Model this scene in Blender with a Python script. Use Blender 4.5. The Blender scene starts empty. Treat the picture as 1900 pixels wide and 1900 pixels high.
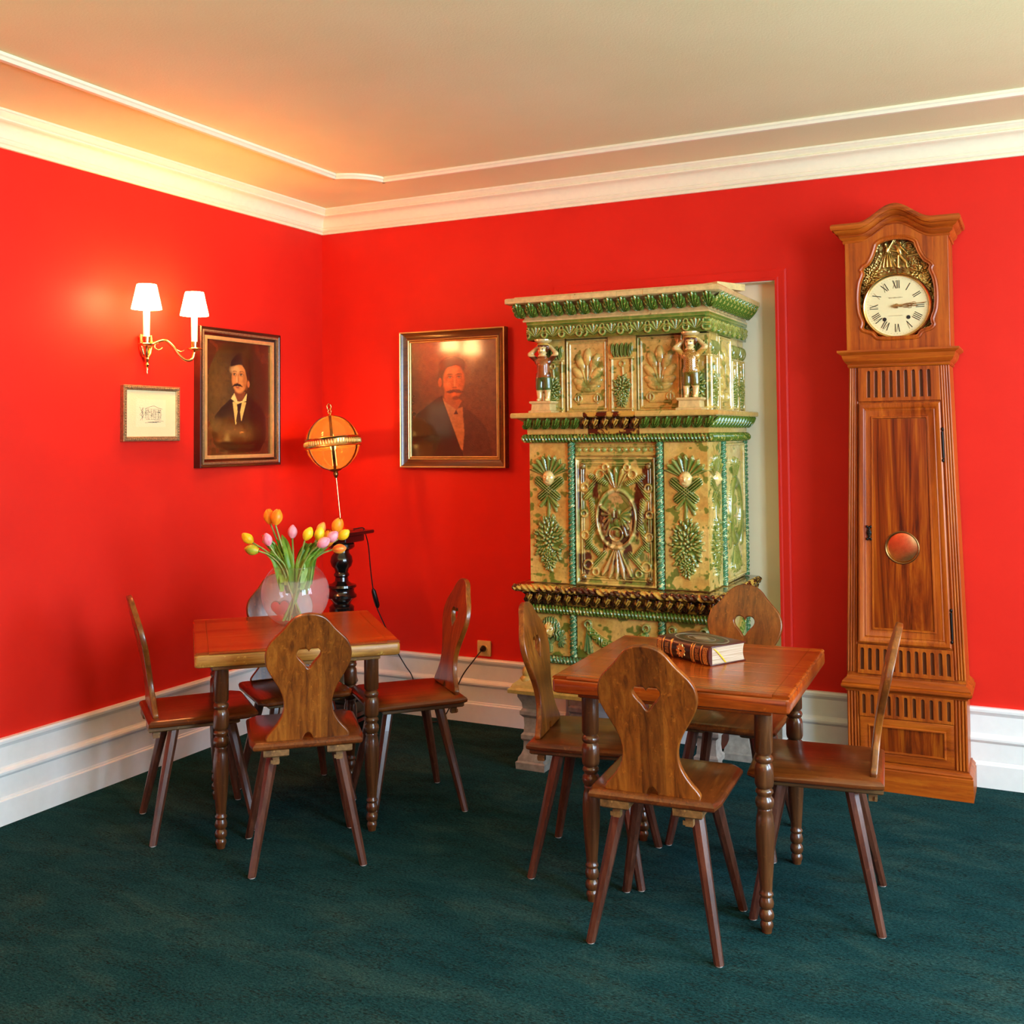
import bpy, bmesh, math, random
import numpy as np
from mathutils import Vector, Matrix
random.seed(7)
SC = bpy.context.scene
COL = SC.collection
PI = math.pi

# ------------------------------------------------------------------ camera
cd = bpy.data.cameras.new('camera')
cam = bpy.data.objects.new('camera', cd); COL.objects.link(cam)
RT_ = Vector((0.89498395, 0.44600065, -0.00933539)); UP_ = Vector((0.02453097, -0.02830934, 0.99929816)); BK_ = Vector((0.44542335, -0.89458482, -0.03627723))
cam.matrix_world = Matrix(((RT_.x, UP_.x, BK_.x, 3.669415), (RT_.y, UP_.y, BK_.y, -4.937006), (RT_.z, UP_.z, BK_.z, 1.49184), (0, 0, 0, 1)))
cd.sensor_width = 36.0; cd.sensor_fit = 'HORIZONTAL'
cd.lens = 36.0 * 1964.853 / 1900.0
cd.shift_y = (737.91 - 950.0) / 1900.0
cd.clip_start = 0.05
SC.camera = cam
# ------------------------------------------------------------------ exposure
SC.view_settings.view_transform = 'Standard'; SC.view_settings.look = 'None'
SC.view_settings.gamma = 1.0; SC.view_settings.use_curve_mapping = False
SC.view_settings.exposure = 0.0
# ------------------------------------------------------------------ world
W = bpy.data.worlds.new('world'); SC.world = W; W.use_nodes = True
W.node_tree.nodes['Background'].inputs[0].default_value = (0.62, 0.78, 1.0, 1)
W.node_tree.nodes['Background'].inputs[1].default_value = 1.0
# ------------------------------------------------------------------ daylight at the windows of the right wall and behind the camera
RX, RY, CZ = 6.3, -7.6, 2.785          # room: x 0..RX, y RY..0, ceiling CZ
def area(name, loc, aim, w, h, power, col):
    l = bpy.data.lights.new(name, 'AREA'); l.shape = 'RECTANGLE'; l.size = w; l.size_y = h; l.energy = power; l.color = col
    o = bpy.data.objects.new(name, l); COL.objects.link(o); o.location = loc
    o.rotation_euler = (Vector(aim) - Vector(loc)).to_track_quat('-Z', 'Y').to_euler()
    return o
DAY = (0.57, 0.79, 1.0)
WIN_R = [(-1.55, 1.35), (-3.80, 1.60)]     # centre y, width of the windows in the right wall
for i, (wy, ww) in enumerate(WIN_R):
    area('window_daylight', (RX + 0.16, wy, 1.72), (0, wy, 1.72), ww, 1.95, (200, 330)[i], DAY)
area('window_daylight', (3.9, RY - 0.16, 1.72), (3.9, 0, 1.72), 1.35, 1.95, 8, DAY)
def lamp(name, loc, power, col, r=0.05):
    l = bpy.data.lights.new(name, 'POINT'); l.energy = power; l.color = col; l.shadow_soft_size = r
    o = bpy.data.objects.new(name, l); COL.objects.link(o); o.location = loc; return o
WARM = (1.0, 0.50, 0.20)
SCONCE_W, GLOBE_W = 5.0, 90.0
# added unseen fill spots, standing for no real lamp, to brighten the ceiling warmly
def uplight(loc, power):
    l = bpy.data.lights.new('ceiling_fill_light', 'SPOT'); l.energy = power; l.color = (1.0, 0.80, 0.46); l.spot_size = math.radians(140); l.spot_blend = 0.5; l.shadow_soft_size = 0.08
    o = bpy.data.objects.new('ceiling_fill_light', l); COL.objects.link(o); o.location = loc; o.rotation_euler = (PI, 0, 0)
for q, pw_ in (((5.3, -3.2, 1.2), 40), ((4.5, -5.0, 1.2), 170), ((1.3, -5.4, 1.2), 230), ((3.2, -6.8, 1.2), 90)): uplight(q, pw_)

# ================================================================== helpers
def lin(c):
    c = c / 255.0
    return c / 12.92 if c <= 0.04045 else ((c + 0.055) / 1.055) ** 2.4
def rgb(r, g, b): return (lin(r), lin(g), lin(b), 1.0)
MATS = {}
def newmat(name):
    m = bpy.data.materials.new(name); m.use_nodes = True
    nt = m.node_tree; b = nt.nodes['Principled BSDF']
    MATS[name] = m
    return m, nt, b
def nd(nt, t, **kw):
    n = nt.nodes.new(t)
    for k, v in kw.items():
        if k in n.inputs: n.inputs[k].default_value = v
        else: setattr(n, k, v)
    return n
def ramp(nt, fac, stops):
    r = nt.nodes.new('ShaderNodeValToRGB')
    e = r.color_ramp.elements
    while len(e) < len(stops): e.new(0.5)
    for q, (p_, c) in zip(e, stops): q.position = p_; q.color = c
    nt.links.new(fac, r.inputs[0]); return r.outputs[0]
def coords(nt, scale=(1, 1, 1), rot=(0, 0, 0), kind='Object'):
    tc = nt.nodes.new('ShaderNodeTexCoord'); mp = nt.nodes.new('ShaderNodeMapping')
    mp.inputs['Scale'].default_value = scale; mp.inputs['Rotation'].default_value = rot
    nt.links.new(tc.outputs[kind], mp.inputs[0]); return mp.outputs[0]
def noise(nt, vec, scale, detail=4, rough=0.55, dist=0.0):
    n = nt.nodes.new('ShaderNodeTexNoise')
    n.inputs['Scale'].default_value = scale; n.inputs['Detail'].default_value = detail
    n.inputs['Roughness'].default_value = rough; n.inputs['Distortion'].default_value = dist
    nt.links.new(vec, n.inputs['Vector']); return n.outputs[0]
def bump(nt, b, h, strength=0.2, dist=0.01):
    n = nt.nodes.new('ShaderNodeBump'); n.inputs['Strength'].default_value = strength; n.inputs['Distance'].default_value = dist
    nt.links.new(h, n.inputs['Height']); nt.links.new(n.outputs[0], b.inputs['Normal'])
def mixc(nt, f, a, b_, mode='MIX'):
    m = nt.nodes.new('ShaderNodeMix'); m.data_type = 'RGBA'; m.blend_type = mode
    for s, v in ((0, f), (6, a), (7, b_)):
        if isinstance(v, (float, int)): m.inputs[s].default_value = v
        elif isinstance(v, tuple): m.inputs[s].default_value = v
        else: nt.links.new(v, m.inputs[s])
    return m.outputs[2]
def plain(name, col, rough=0.5, metal=0.0, spec=0.5, coat=0.0, var=0.08, scale=30):
    m, nt, b = newmat(name)
    n = noise(nt, coords(nt), scale, 3)
    d = tuple(max(0, c * (1 - var)) for c in col[:3]) + (1,)
    l = tuple(min(1, c * (1 + var)) for c in col[:3]) + (1,)
    nt.links.new(ramp(nt, n, [(0.3, d), (0.7, l)]), b.inputs['Base Color'])
    b.inputs['Roughness'].default_value = rough; b.inputs['Metallic'].default_value = metal
    b.inputs['Specular IOR Level'].default_value = spec; b.inputs['Coat Weight'].default_value = coat
    b.inputs['Coat Roughness'].default_value = 0.12
    return m
def wood(name, dark, mid, light, axis='z', rough=0.35, coat=0.4, scale=1.0, fig=0.0, speck=0.0, spec=0.5, stave=0.0):
    """grained, varnished wood: long streaks along the axis, pores, broad tone drift"""
    dark, mid, light = D(dark, 0.62), D(mid, 0.66), D(light, 0.70)      # deep, old varnish
    m, nt, b = newmat(name)
    st = {'x': (1.2, 18, 18), 'y': (18, 1.2, 18), 'z': (18, 18, 1.2)}[axis]
    st = tuple(s * scale for s in st)
    v = coords(nt, st)
    g = noise(nt, v, 3.0, 6, 0.6, 0.6 + fig)
    v2 = coords(nt, tuple(s * 0.25 for s in st))
    g2 = noise(nt, v2, 2.2, 3, 0.5, 1.2 + fig * 2)
    f = nt.nodes.new('ShaderNodeMath'); f.operation = 'MULTIPLY_ADD'; f.inputs[1].default_value = 0.55
    nt.links.new(g, f.inputs[0])
    h = nt.nodes.new('ShaderNodeMath'); h.operation = 'MULTIPLY'; h.inputs[1].default_value = 0.45
    nt.links.new(g2, h.inputs[0]); nt.links.new(h.outputs[0], f.inputs[2])
    c = ramp(nt, f.outputs[0], [(0.34, dark), (0.5, mid), (0.68, light)])
    pores = noise(nt, coords(nt, tuple(s * 4 for s in st)), 6.0, 2, 0.5)
    pr = ramp(nt, pores, [(0.56, (1, 1, 1, 1)), (0.72, (0.55, 0.5, 0.48, 1))])
    c = mixc(nt, 0.6, c, pr, 'MULTIPLY')
    if speck:
        s = noise(nt, coords(nt), 55, 5, 0.7)
        sr = ramp(nt, s, [(0.60, (0, 0, 0, 1)), (0.66, (speck, speck, speck, 1))])
        c = mixc(nt, sr, c, tuple(min(1, x * 2.2) for x in light[:3]) + (1,))
    if stave:            # glued up of narrow boards of different tone
        tc = nt.nodes.new('ShaderNodeTexCoord'); sx = nt.nodes.new('ShaderNodeSeparateXYZ'); nt.links.new(tc.outputs['Object'], sx.inputs[0])
        a = nt.nodes.new('ShaderNodeMath'); a.operation = 'MULTIPLY_ADD'; a.inputs[1].default_value = 1 / stave; a.inputs[2].default_value = 40.37; nt.links.new(sx.outputs[0], a.inputs[0])
        fl = nt.nodes.new('ShaderNodeMath'); fl.operation = 'FLOOR'; nt.links.new(a.outputs[0], fl.inputs[0])
        oi = nt.nodes.new('ShaderNodeObjectInfo'); ad = nt.nodes.new('ShaderNodeMath'); ad.operation = 'MULTIPLY_ADD'; ad.inputs[1].default_value = 37.0; nt.links.new(oi.outputs['Random'], ad.inputs[0]); nt.links.new(fl.outputs[0], ad.inputs[2])
        wn = nt.nodes.new('ShaderNodeTexWhiteNoise'); wn.noise_dimensions = '1D'; nt.links.new(ad.outputs[0], wn.inputs['W'])
        c = mixc(nt, 0.9, c, ramp(nt, wn.outputs[0], [(0.0, (0.66, 0.60, 0.56, 1)), (1.0, (1.18, 1.12, 1.0, 1))]), 'MULTIPLY')
    nt.links.new(c, b.inputs['Base Color'])
    b.inputs['Roughness'].default_value = rough; b.inputs['Coat Weight'].default_value = coat
    b.inputs['Coat Roughness'].default_value = 0.16; b.inputs['Specular IOR Level'].default_value = spec
    bump(nt, b, g, 0.06, 0.004)
    return m
def S(r, g, b): return rgb(r, g, b)
def D(c, k): return tuple(x * k for x in c[:3]) + (1,)

class MB:
    """collects vertices and faces of ONE piece"""
    def __init__(s): s.v = []; s.f = []
    def add(s, vs, fs):
        o = len(s.v); s.v += [tuple(q) for q in vs]; s.f += [tuple(i + o for i in f) for f in fs]; return s
    def box(s, x0, x1, y0, y1, z0, z1):
        return s.add([(x0, y0, z0), (x1, y0, z0), (x1, y1, z0), (x0, y1, z0), (x0, y0, z1), (x1, y0, z1), (x1, y1, z1), (x0, y1, z1)],
                     [(0, 3, 2, 1), (4, 5, 6, 7), (0, 1, 5, 4), (1, 2, 6, 5), (2, 3, 7, 6), (3, 0, 4, 7)])
    def lathe(s, prof, n=24, c=(0, 0), cap=True):
        vs = []; fs = []
        for r, z in prof:
            for k in range(n):
                a = 2 * PI * k / n; vs.append((c[0] + r * math.cos(a), c[1] + r * math.sin(a), z))
        for i in range(len(prof) - 1):
            for k in range(n):
                k2 = (k + 1) % n; fs.append((i * n + k, i * n + k2, (i + 1) * n + k2, (i + 1) * n + k))
        if cap:
            fs.append(tuple(range(n - 1, -1, -1))); fs.append(tuple((len(prof) - 1) * n + k for k in range(n)))
        return s.add(vs, fs)
    def tube(s, pts, r, n=10, r1=None, cap=True):
        pts = [Vector(p) for p in pts]; m = len(pts); vs = []; fs = []
        prev = None
        for i, p in enumerate(pts):
            t = (pts[min(i + 1, m - 1)] - pts[max(i - 1, 0)]).normalized()
            if prev is None:
                a = Vector((0, 0, 1)) if abs(t.z) < 0.9 else Vector((1, 0, 0)); prev = t.cross(a).normalized()
            u = (prev - t * prev.dot(t)).normalized(); prev = u; w = t.cross(u)
            rr = r if r1 is None else r + (r1 - r) * i / max(1, m - 1)
            if callable(r): rr = r(i / max(1, m - 1))
            for k in range(n):
                a = 2 * PI * k / n; vs.append(p + u * (rr * math.cos(a)) + w * (rr * math.sin(a)))
        for i in range(m - 1):
            for k in range(n):
                k2 = (k + 1) % n; fs.append((i * n + k, i * n + k2, (i + 1) * n + k2, (i + 1) * n + k))
        if cap:
            fs.append(tuple(range(n - 1, -1, -1))); fs.append(tuple((m - 1) * n + k for k in range(n)))
        return s.add(vs, fs)
    def ball(s, c, r, nu=16, nv=10, rot=None):
        r = (r, r, r) if isinstance(r, (int, float)) else r
        vs = []; fs = []
        R_ = rot.to_matrix() if rot is not None else Matrix.Identity(3)
        for i in range(nv + 1):
            th = PI * i / nv
            for k in range(nu):
                ph = 2 * PI * k / nu
                q = R_ @ Vector((r[0] * math.sin(th) * math.cos(ph), r[1] * math.sin(th) * math.sin(ph), r[2] * math.cos(th)))
                vs.append((c[0] + q.x, c[1] + q.y, c[2] + q.z))
        for i in range(nv):
            for k in range(nu):
                k2 = (k + 1) % nu; fs.append((i * nu + k, (i + 1) * nu + k, (i + 1) * nu + k2, i * nu + k2))
        return s.add(vs, fs)
    def sweep(s, path, prof, closed=False, segs=None, zf=None, capends=True, plane='xy'):
        """profile (offset to the right of the path, height) along a mitred path"""
        P = [Vector((p[0], p[1])) for p in path]; n = len(P)
        mv = []
        for i in range(n):
            d0 = (P[i] - P[i - 1]) if (i > 0 or closed) else None
            d1 = (P[(i + 1) % n] - P[i]) if (i < n - 1 or closed) else None
            ns = [Vector((d.y, -d.x)).normalized() for d in (d0, d1) if d is not None and d.length > 1e-9]
            if len(ns) == 1: mv.append(ns[0])
            else:
                t = ns[0] + ns[1]
                mv.append(t / max(0.25, (1 + ns[0].dot(ns[1]))) if t.length > 1e-6 else ns[0])
        rings = []; vs = []; k = len(prof)
        for i in range(n):
            dz = zf(P[i].x) if zf else 0.0
            for (d, z) in prof:
                q = P[i] + mv[i] * d
                vs.append((q.x, q.y, z + dz) if plane == 'xy' else (q.x, -z, q.y))
        fs = []
        rng = range(n if closed else n - 1)
        if segs is not None: rng = segs
        for i in rng:
            j = (i + 1) % n
            for a in range(k):
                b_ = (a + 1) % k
                fs.append((i * k + a, j * k + a, j * k + b_, i * k + b_))
        if capends and not closed:
            lo = min(rng); hi = (max(rng) + 1) % n
            fs.append(tuple(lo * k + a for a in range(k))); fs.append(tuple(hi * k + a for a in range(k - 1, -1, -1)))
        return s.add(vs, fs)
    def prism(s, poly, z0, z1):
        n = len(poly)
        vs = [(x, y, z0) for x, y in poly] + [(x, y, z1) for x, y in poly]
        fs = [tuple(range(n - 1, -1, -1)), tuple(range(n, 2 * n))] + [(i, (i + 1) % n, n + (i + 1) % n, n + i) for i in range(n)]
        return s.add(vs, fs)
    def rings(s, loops, cap=True):
        n = len(loops[0]); vs = [q for l in loops for q in l]; fs = []
        for i in range(len(loops) - 1):
            for k in range(n):
                k2 = (k + 1) % n; fs.append((i * n + k, i * n + k2, (i + 1) * n + k2, (i + 1) * n + k))
        if cap: fs.append(tuple(range(n - 1, -1, -1))); fs.append(tuple((len(loops) - 1) * n + k for k in range(n)))
        return s.add(vs, fs)
    def xf(s, fn): s.v = [tuple(fn(*q)) for q in s.v]; return s
    def mesh(s, name, mat, smooth=False, angle=35):
        me = bpy.data.meshes.new(name); me.from_pydata(s.v, [], s.f)
        bm = bmesh.new(); bm.from_mesh(me)
        bmesh.ops.remove_doubles(bm, verts=bm.verts, dist=1e-6)
        bmesh.ops.recalc_face_normals(bm, faces=bm.faces); bm.to_mesh(me); bm.free()
        finish(me, mat, smooth, angle); return me
    def build(s, name, mat, parent=None, smooth=False, angle=35, loc=(0, 0, 0), rot=(0, 0, 0)):
        return put(name, s.mesh(name, mat, smooth, angle), parent, loc, rot)
def finish(me, mat, smooth, angle=35):
    if mat is not None: me.materials.append(mat if not isinstance(mat, str) else MATS[mat])
    if smooth:
        me.polygons.foreach_set('use_smooth', [True] * len(me.polygons))
        try: me.set_sharp_from_angle(angle=math.radians(angle))
        except Exception: pass
    me.update()
def put(name, me, parent=None, loc=(0, 0, 0), rot=(0, 0, 0)):
    o = bpy.data.objects.new(name, me); COL.objects.link(o)
    if parent is not None: o.parent = parent
    o.location = loc; o.rotation_euler = rot; return o
def tag(o, label=None, cat=None, group=None, kind=None):
    if label: o['label'] = label
    if cat: o['category'] = cat
    if group: o['group'] = group
    if kind: o['kind'] = kind
    return o
def thing(name, label, cat, loc=(0, 0, 0), rz=0.0, group=None):
    o = bpy.data.objects.new(name, None); COL.objects.link(o); o.location = loc; o.rotation_euler = (0, 0, rz)
    o.empty_display_size = 0.1
    return tag(o, label, cat, group)
def struct(o): o['kind'] = 'structure'; return o
def copy_tree(o, parent=None):
    c = o.copy(); COL.objects.link(c); c.parent = parent
    for ch in list(o.children): copy_tree(ch, c)
    return c
def spline(pts, n):
    """Catmull-Rom through the points"""
    P = [Vector(p) for p in pts]; P = [P[0] * 2 - P[1]] + P + [P[-1] * 2 - P[-2]]
    out = []; m = len(P) - 3
    for i in range(m):
        for k in range(n):
            t = k / n; a, b_, c, d = P[i:i + 4]
            out.append(0.5 * ((2 * b_) + (c - a) * t + (2 * a - 5 * b_ + 4 * c - d) * t * t + (3 * b_ - a - 3 * c + d) * t ** 3))
    out.append(P[-2]); return out
def shape(loops, depth, bevel=0.0, bres=2):
    """flat board with holes, outline loops in x,z; lies in the xz plane, y from -depth/2 to depth/2"""
    cu = bpy.data.curves.new('tmp', 'CURVE'); cu.dimensions = '2D'; cu.fill_mode = 'BOTH'
    cu.extrude = max(0, depth / 2 - bevel); cu.bevel_depth = bevel; cu.bevel_resolution = bres; cu.offset = -bevel
    for lp in loops:
        sp = cu.splines.new('POLY'); sp.points.add(len(lp) - 1)
        for q, p in zip(sp.points, lp): q.co = (p[0], p[1], 0, 1)
        sp.use_cyclic_u = True
    o = bpy.data.objects.new('tmp', cu); COL.objects.link(o)
    dg = bpy.context.evaluated_depsgraph_get(); me = bpy.data.meshes.new_from_object(o.evaluated_get(dg))
    bpy.data.objects.remove(o); bpy.data.curves.remove(cu)
    me.transform(Matrix(((1, 0, 0, 0), (0, 0, -1, 0), (0, 1, 0, 0), (0, 0, 0, 1)))); me.materials.clear()
    return me
def circle(cx, cz, r, n=32, rz=None):
    rz = rz or r
    return [(cx + r * math.cos(2 * PI * k / n), cz + rz * math.sin(2 * PI * k / n)) for k in range(n)]
def slot(cx, z0, z1, w, n=6):
    r = w / 2
    return [(cx + r * math.cos(PI * k / n), z1 - r + r * math.sin(PI * k / n)) for k in range(n + 1)] + [(cx - r, z0), (cx + r, z0)]
# ---- numpy helpers for moulded relief and painted pictures
def vnoise(x, y, seed=0):
    xi = np.floor(x).astype(np.int64); yi = np.floor(y).astype(np.int64); fx = x - xi; fy = y - yi
    fx = fx * fx * (3 - 2 * fx); fy = fy * fy * (3 - 2 * fy)
    def h(a, b):
        n = (a * 374761393 + b * 668265263 + seed * 974711) & 0x7fffffff
        n = ((n ^ (n >> 13)) * 1274126177) & 0x7fffffff
        return ((n ^ (n >> 16)) & 0xffff) / 65535.0
    return (h(xi, yi) * (1 - fx) + h(xi + 1, yi) * fx) * (1 - fy) + (h(xi, yi + 1) * (1 - fx) + h(xi + 1, yi + 1) * fx) * fy
def fbm(x, y, seed=0, o=4):
    t = 0; a = 0.5; s = 0
    for k in range(o): t = t + a * vnoise(x * 2 ** k, y * 2 ** k, seed + k); s += a; a *= 0.55
    return t / s
def dome(U, V, cx, cy, rx, ry, rot=0.0):
    c, s = math.cos(rot), math.sin(rot); x = U - cx; y = V - cy
    d = ((x * c + y * s) / rx) ** 2 + ((-x * s + y * c) / ry) ** 2
    return np.sqrt(np.clip(1 - d, 0, 1))
def fan(U, V, cx, cy, R, half, n, scal=0.08):
    """ribbed shell opening upward"""
    x = U - cx; y = V - cy; r = np.hypot(x, y); a = np.arctan2(x, y)
    rib = 0.5 + 0.5 * np.cos(a / half * n * PI)
    edge = R * (1 - scal + scal * rib)
    inside = np.clip((edge - r) / (0.06 * R), 0, 1) * np.clip((half - np.abs(a)) / 0.08, 0, 1)
    return inside * (0.35 + 0.65 * np.clip(r / R, 0, 1)) * (0.45 + 0.55 * np.sqrt(rib))
def ring(U, V, cx, cy, rx, ry, w):
    d = np.hypot((U - cx) / rx, (V - cy) / ry)
    return np.sqrt(np.clip(1 - ((d - 1) * min(rx, ry) / w) ** 2, 0, 1))
def bar(U, V, x0, y0, x1, y1, w):
    dx, dy = x1 - x0, y1 - y0; L = dx * dx + dy * dy
    t = np.clip(((U - x0) * dx + (V - y0) * dy) / L, 0, 1)
    d = np.hypot(U - x0 - t * dx, V - y0 - t * dy)
    return np.sqrt(np.clip(1 - (d / w) ** 2, 0, 1))
def frame_r(U, V, x0, x1, y0, y1, w):
    d = np.maximum(np.maximum(x0 - U, U - x1), np.maximum(y0 - V, V - y1))
    return np.sqrt(np.clip(1 - (d / w) ** 2, 0, 1))
def inpoly(U, V, poly):
    ins = np.zeros(U.shape, bool); n = len(poly)
    for i in range(n):
        (x0, y0), (x1, y1) = poly[i], poly[(i + 1) % n]
        if y0 == y1: continue
        c = ((y0 > V) != (y1 > V)) & (U < (x1 - x0) * (V - y0) / (y1 - y0) + x0); ins ^= c
    return ins.astype(float)
def blur(a, k=1):
    for _ in range(k):
        b_ = np.pad(a, 1, mode='edge')
        a = (b_[:-2, 1:-1] + b_[2:, 1:-1] + b_[1:-1, :-2] + b_[1:-1, 2:] + 2 * b_[1:-1, 1:-1]) / 6
    return a
def lay(C, mask, col):
    c = np.array([lin(q) for q in col]); return C * (1 - mask[..., None]) + mask[..., None] * c
def flat(U, col): return np.ones(U.shape + (3,)) * np.array([lin(q) for q in col])
def relief_mesh(name, w, h, nx, ny, fn, mat, thick=0.02, mask=None):
    """solid slab whose front (towards -y) is modelled by fn(U, V) -> height, colour; x in -w/2..w/2, z in 0..h"""
    u = np.linspace(-w / 2, w / 2, nx + 1); v = np.linspace(0, h, ny + 1); U, V = np.meshgrid(u, v)
    H, C = fn(U, V)
    if mat.name == 'glaze_relief':      # glaze runs thin and yellow on the raised edges
        rid = np.clip((H - blur(H, 5)) * 900, 0, 1)[..., None]; C = C * (1 - 0.45 * rid) + 0.45 * rid * np.array([lin(206), lin(180), lin(98)])
    front = np.stack([U, -H, V], -1).reshape(-1, 3)
    idx = np.arange((nx + 1) * (ny + 1)).reshape(ny + 1, nx + 1)
    q = np.stack([idx[:-1, :-1], idx[:-1, 1:], idx[1:, 1:], idx[1:, :-1]], -1).reshape(-1, 4)
    if mask is not None:
        Mk = mask(U, V); keep = (Mk[:-1, :-1] + Mk[1:, 1:] + Mk[:-1, 1:] + Mk[1:, :-1]).reshape(-1) > 2; q = q[keep]
        verts = front; faces = q.tolist(); cols = C.reshape(-1, 3)
    else:
        loop = np.concatenate([idx[0, :-1], idx[:-1, -1], idx[-1, :0:-1], idx[:0:-1, 0]])
        back = front[loop].copy(); back[:, 1] = thick; n0 = len(front); m = len(loop)
        side = [(int(loop[(i + 1) % m]), int(loop[i]), n0 + i, n0 + (i + 1) % m) for i in range(m)]
        verts = np.concatenate([front, back]); faces = q.tolist() + side + [tuple(n0 + i for i in range(m - 1, -1, -1))]
        cols = np.concatenate([C.reshape(-1, 3), C.reshape(-1, 3)[loop]])
    me = bpy.data.meshes.new(name); me.from_pydata(verts.tolist(), [], faces)
    at = me.color_attributes.new('Col', 'FLOAT_COLOR', 'POINT')
    at.data.foreach_set('color', np.concatenate([cols, np.ones((len(cols), 1))], 1).astype(np.float32).ravel())
    if mask is not None:
        bm = bmesh.new(); bm.from_mesh(me); bmesh.ops.delete(bm, geom=[x for x in bm.verts if not x.link_faces], context='VERTS'); bm.to_mesh(me); bm.free()
    finish(me, mat, True, 60); return me
def relief(name, parent, w, h, nx, ny, fn, loc, rz=0.0, thick=0.02, mat='glaze_relief', mask=None):
    return put(name, relief_mesh(name, w, h, nx, ny, fn, MATS[mat], thick, mask), parent, loc, (0, 0, rz))
# ================================================================== materials
def mk_materials():
    # red wall paint
    m, nt, b = newmat('red_paint')
    n = noise(nt, coords(nt), 3.0, 3)
    nt.links.new(ramp(nt, n, [(0.3, (0.69, 0.0170, 0.008, 1)), (0.7, (0.74, 0.0200, 0.009, 1))]), b.inputs['Base Color'])
    b.inputs['Roughness'].default_value = 0.5; b.inputs['Specular IOR Level'].default_value = 0.2
    bump(nt, b, noise(nt, coords(nt), 180, 3), 0.05, 0.002)
    # ceiling plaster, slightly rough
    m, nt, b = newmat('ceiling_plaster')
    n = noise(nt, coords(nt), 2.0, 3)
    nt.links.new(ramp(nt, n, [(0.3, S(234, 226, 168)), (0.7, S(240, 232, 176))]), b.inputs['Base Color'])
    b.inputs['Roughness'].default_value = 0.8
    bump(nt, b, noise(nt, coords(nt), 120, 4, 0.7), 0.25, 0.004)
    plain('cream_wall', S(226, 214, 180), 0.7, var=0.03)
    plain('cream_trim', S(248, 240, 200), 0.45, var=0.02)
    plain('white_trim', S(238, 238, 236), 0.35, var=0.02)
    plain('niche_plaster', S(240, 226, 190), 0.6, var=0.04, scale=3)
    # carpet
    m, nt, b = newmat('carpet')
    v = coords(nt, (1.0, 2.2, 1.0), (0, 0, 0.25))
    patch = noise(nt, v, 2.6, 6, 0.68, 0.6)
    streak = noise(nt, coords(nt, (9, 34, 9), (0, 0, 0.15)), 3.2, 5, 0.7, 0.8)
    base = ramp(nt, patch, [(0.30, S(24, 55, 58)), (0.50, S(32, 64, 66)), (0.70, S(48, 74, 71))])
    where = noise(nt, coords(nt, (1.0, 2.6, 1.0), (0, 0, 0.3)), 5.0, 3, 0.6, 0.8)         # worn, brownish bands
    wm = ramp(nt, where, [(0.47, (0, 0, 0, 1)), (0.57, (1, 1, 1, 1))])
    fleck = noise(nt, coords(nt, (60, 150, 60), (0, 0, 0.5)), 1.0, 3, 0.65)
    fm = ramp(nt, fleck, [(0.48, (0, 0, 0, 1)), (0.60, (0.62, 0.62, 0.62, 1))])
    both = mixc(nt, 1.0, wm, fm, 'MULTIPLY')
    c = mixc(nt, both, base, S(30, 25, 16))
    st = ramp(nt, streak, [(0.35, (0.80, 0.80, 0.80, 1)), (0.65, (1.14, 1.14, 1.14, 1))])
    c = mixc(nt, 0.8, c, st, 'MULTIPLY')
    grain = noise(nt, coords(nt, (1, 1.6, 1), (0, 0, 0.4)), 105, 3, 0.75)
    gr = ramp(nt, grain, [(0.34, (0.40, 0.40, 0.40, 1)), (0.66, (1.6, 1.6, 1.6, 1))])
    c = mixc(nt, 0.85, c, gr, 'MULTIPLY')
    nt.links.new(c, b.inputs['Base Color']); b.inputs['Roughness'].default_value = 1.0; b.inputs['Specular IOR Level'].default_value = 0.0
    try: b.inputs['Sheen Weight'].default_value = 0.0
    except Exception: pass
    bump(nt, b, grain, 0.5, 0.01)
    # woods
    wood('chair_back_wood', S(100, 48, 10), S(152, 82, 20), S(186, 114, 38), 'z', 0.32, 0.45, 1.0, 0.5, 0.2, stave=0.071)
    wood('chair_seat_wood', S(82, 34, 10), S(122, 58, 18), S(150, 82, 28), 'y', 0.30, 0.5, 1.0, 0.3, 0.25)
    wood('chair_leg_wood', S(66, 32, 20), S(98, 52, 34), S(126, 76, 54), 'z', 0.34, 0.45, 1.2, 0, 0.2)
    wood('batten_wood', S(110, 74, 36), S(146, 104, 54), S(176, 132, 76), 'y', 0.5, 0.15, 1.0, 0, 0.4)
    wood('table_wood', S(124, 42, 6), S(186, 80, 14), S(220, 114, 30), 'x', 0.26, 0.25, 0.7, 0.4, 0.1)
    wood('table_edge_worn', S(150, 92, 30), S(206, 144, 56), S(240, 186, 92), 'x', 0.45, 0.1, 0.9, 0.2, 0.3)
    wood('table_leg_wood', S(70, 36, 16), S(108, 62, 30), S(140, 90, 48), 'z', 0.28, 0.5, 1.0, 0, 0.15)
    wood('clock_wood', S(150, 54, 4), S(202, 90, 10), S(230, 122, 24), 'z', 0.42, 0.15, 0.8, 0.4, 0.06, 0.35)
    wood('clock_wood_cross', S(150, 54, 4), S(202, 90, 10), S(230, 122, 24), 'x', 0.42, 0.15, 0.8, 0.4, 0.06, 0.35)
    wood('clock_burl', S(72, 22, 4), S(160, 62, 8), S(216, 112, 22), 'z', 0.25, 0.4, 0.14, 7.0)
    wood('clock_groove', S(92, 44, 14), S(124, 66, 24), S(150, 88, 40), 'z', 0.5, 0.1)
    wood('frame_wood', S(36, 16, 8), S(64, 30, 14), S(92, 48, 22), 'x', 0.25, 0.6, 1.5)
    wood('frame_walnut', S(80, 42, 12), S(120, 70, 24), S(150, 96, 40), 'x', 0.3, 0.5, 1.5)
    plain('black_lacquer', S(16, 13, 12), 0.18, coat=0.7, var=0.3)
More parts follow.
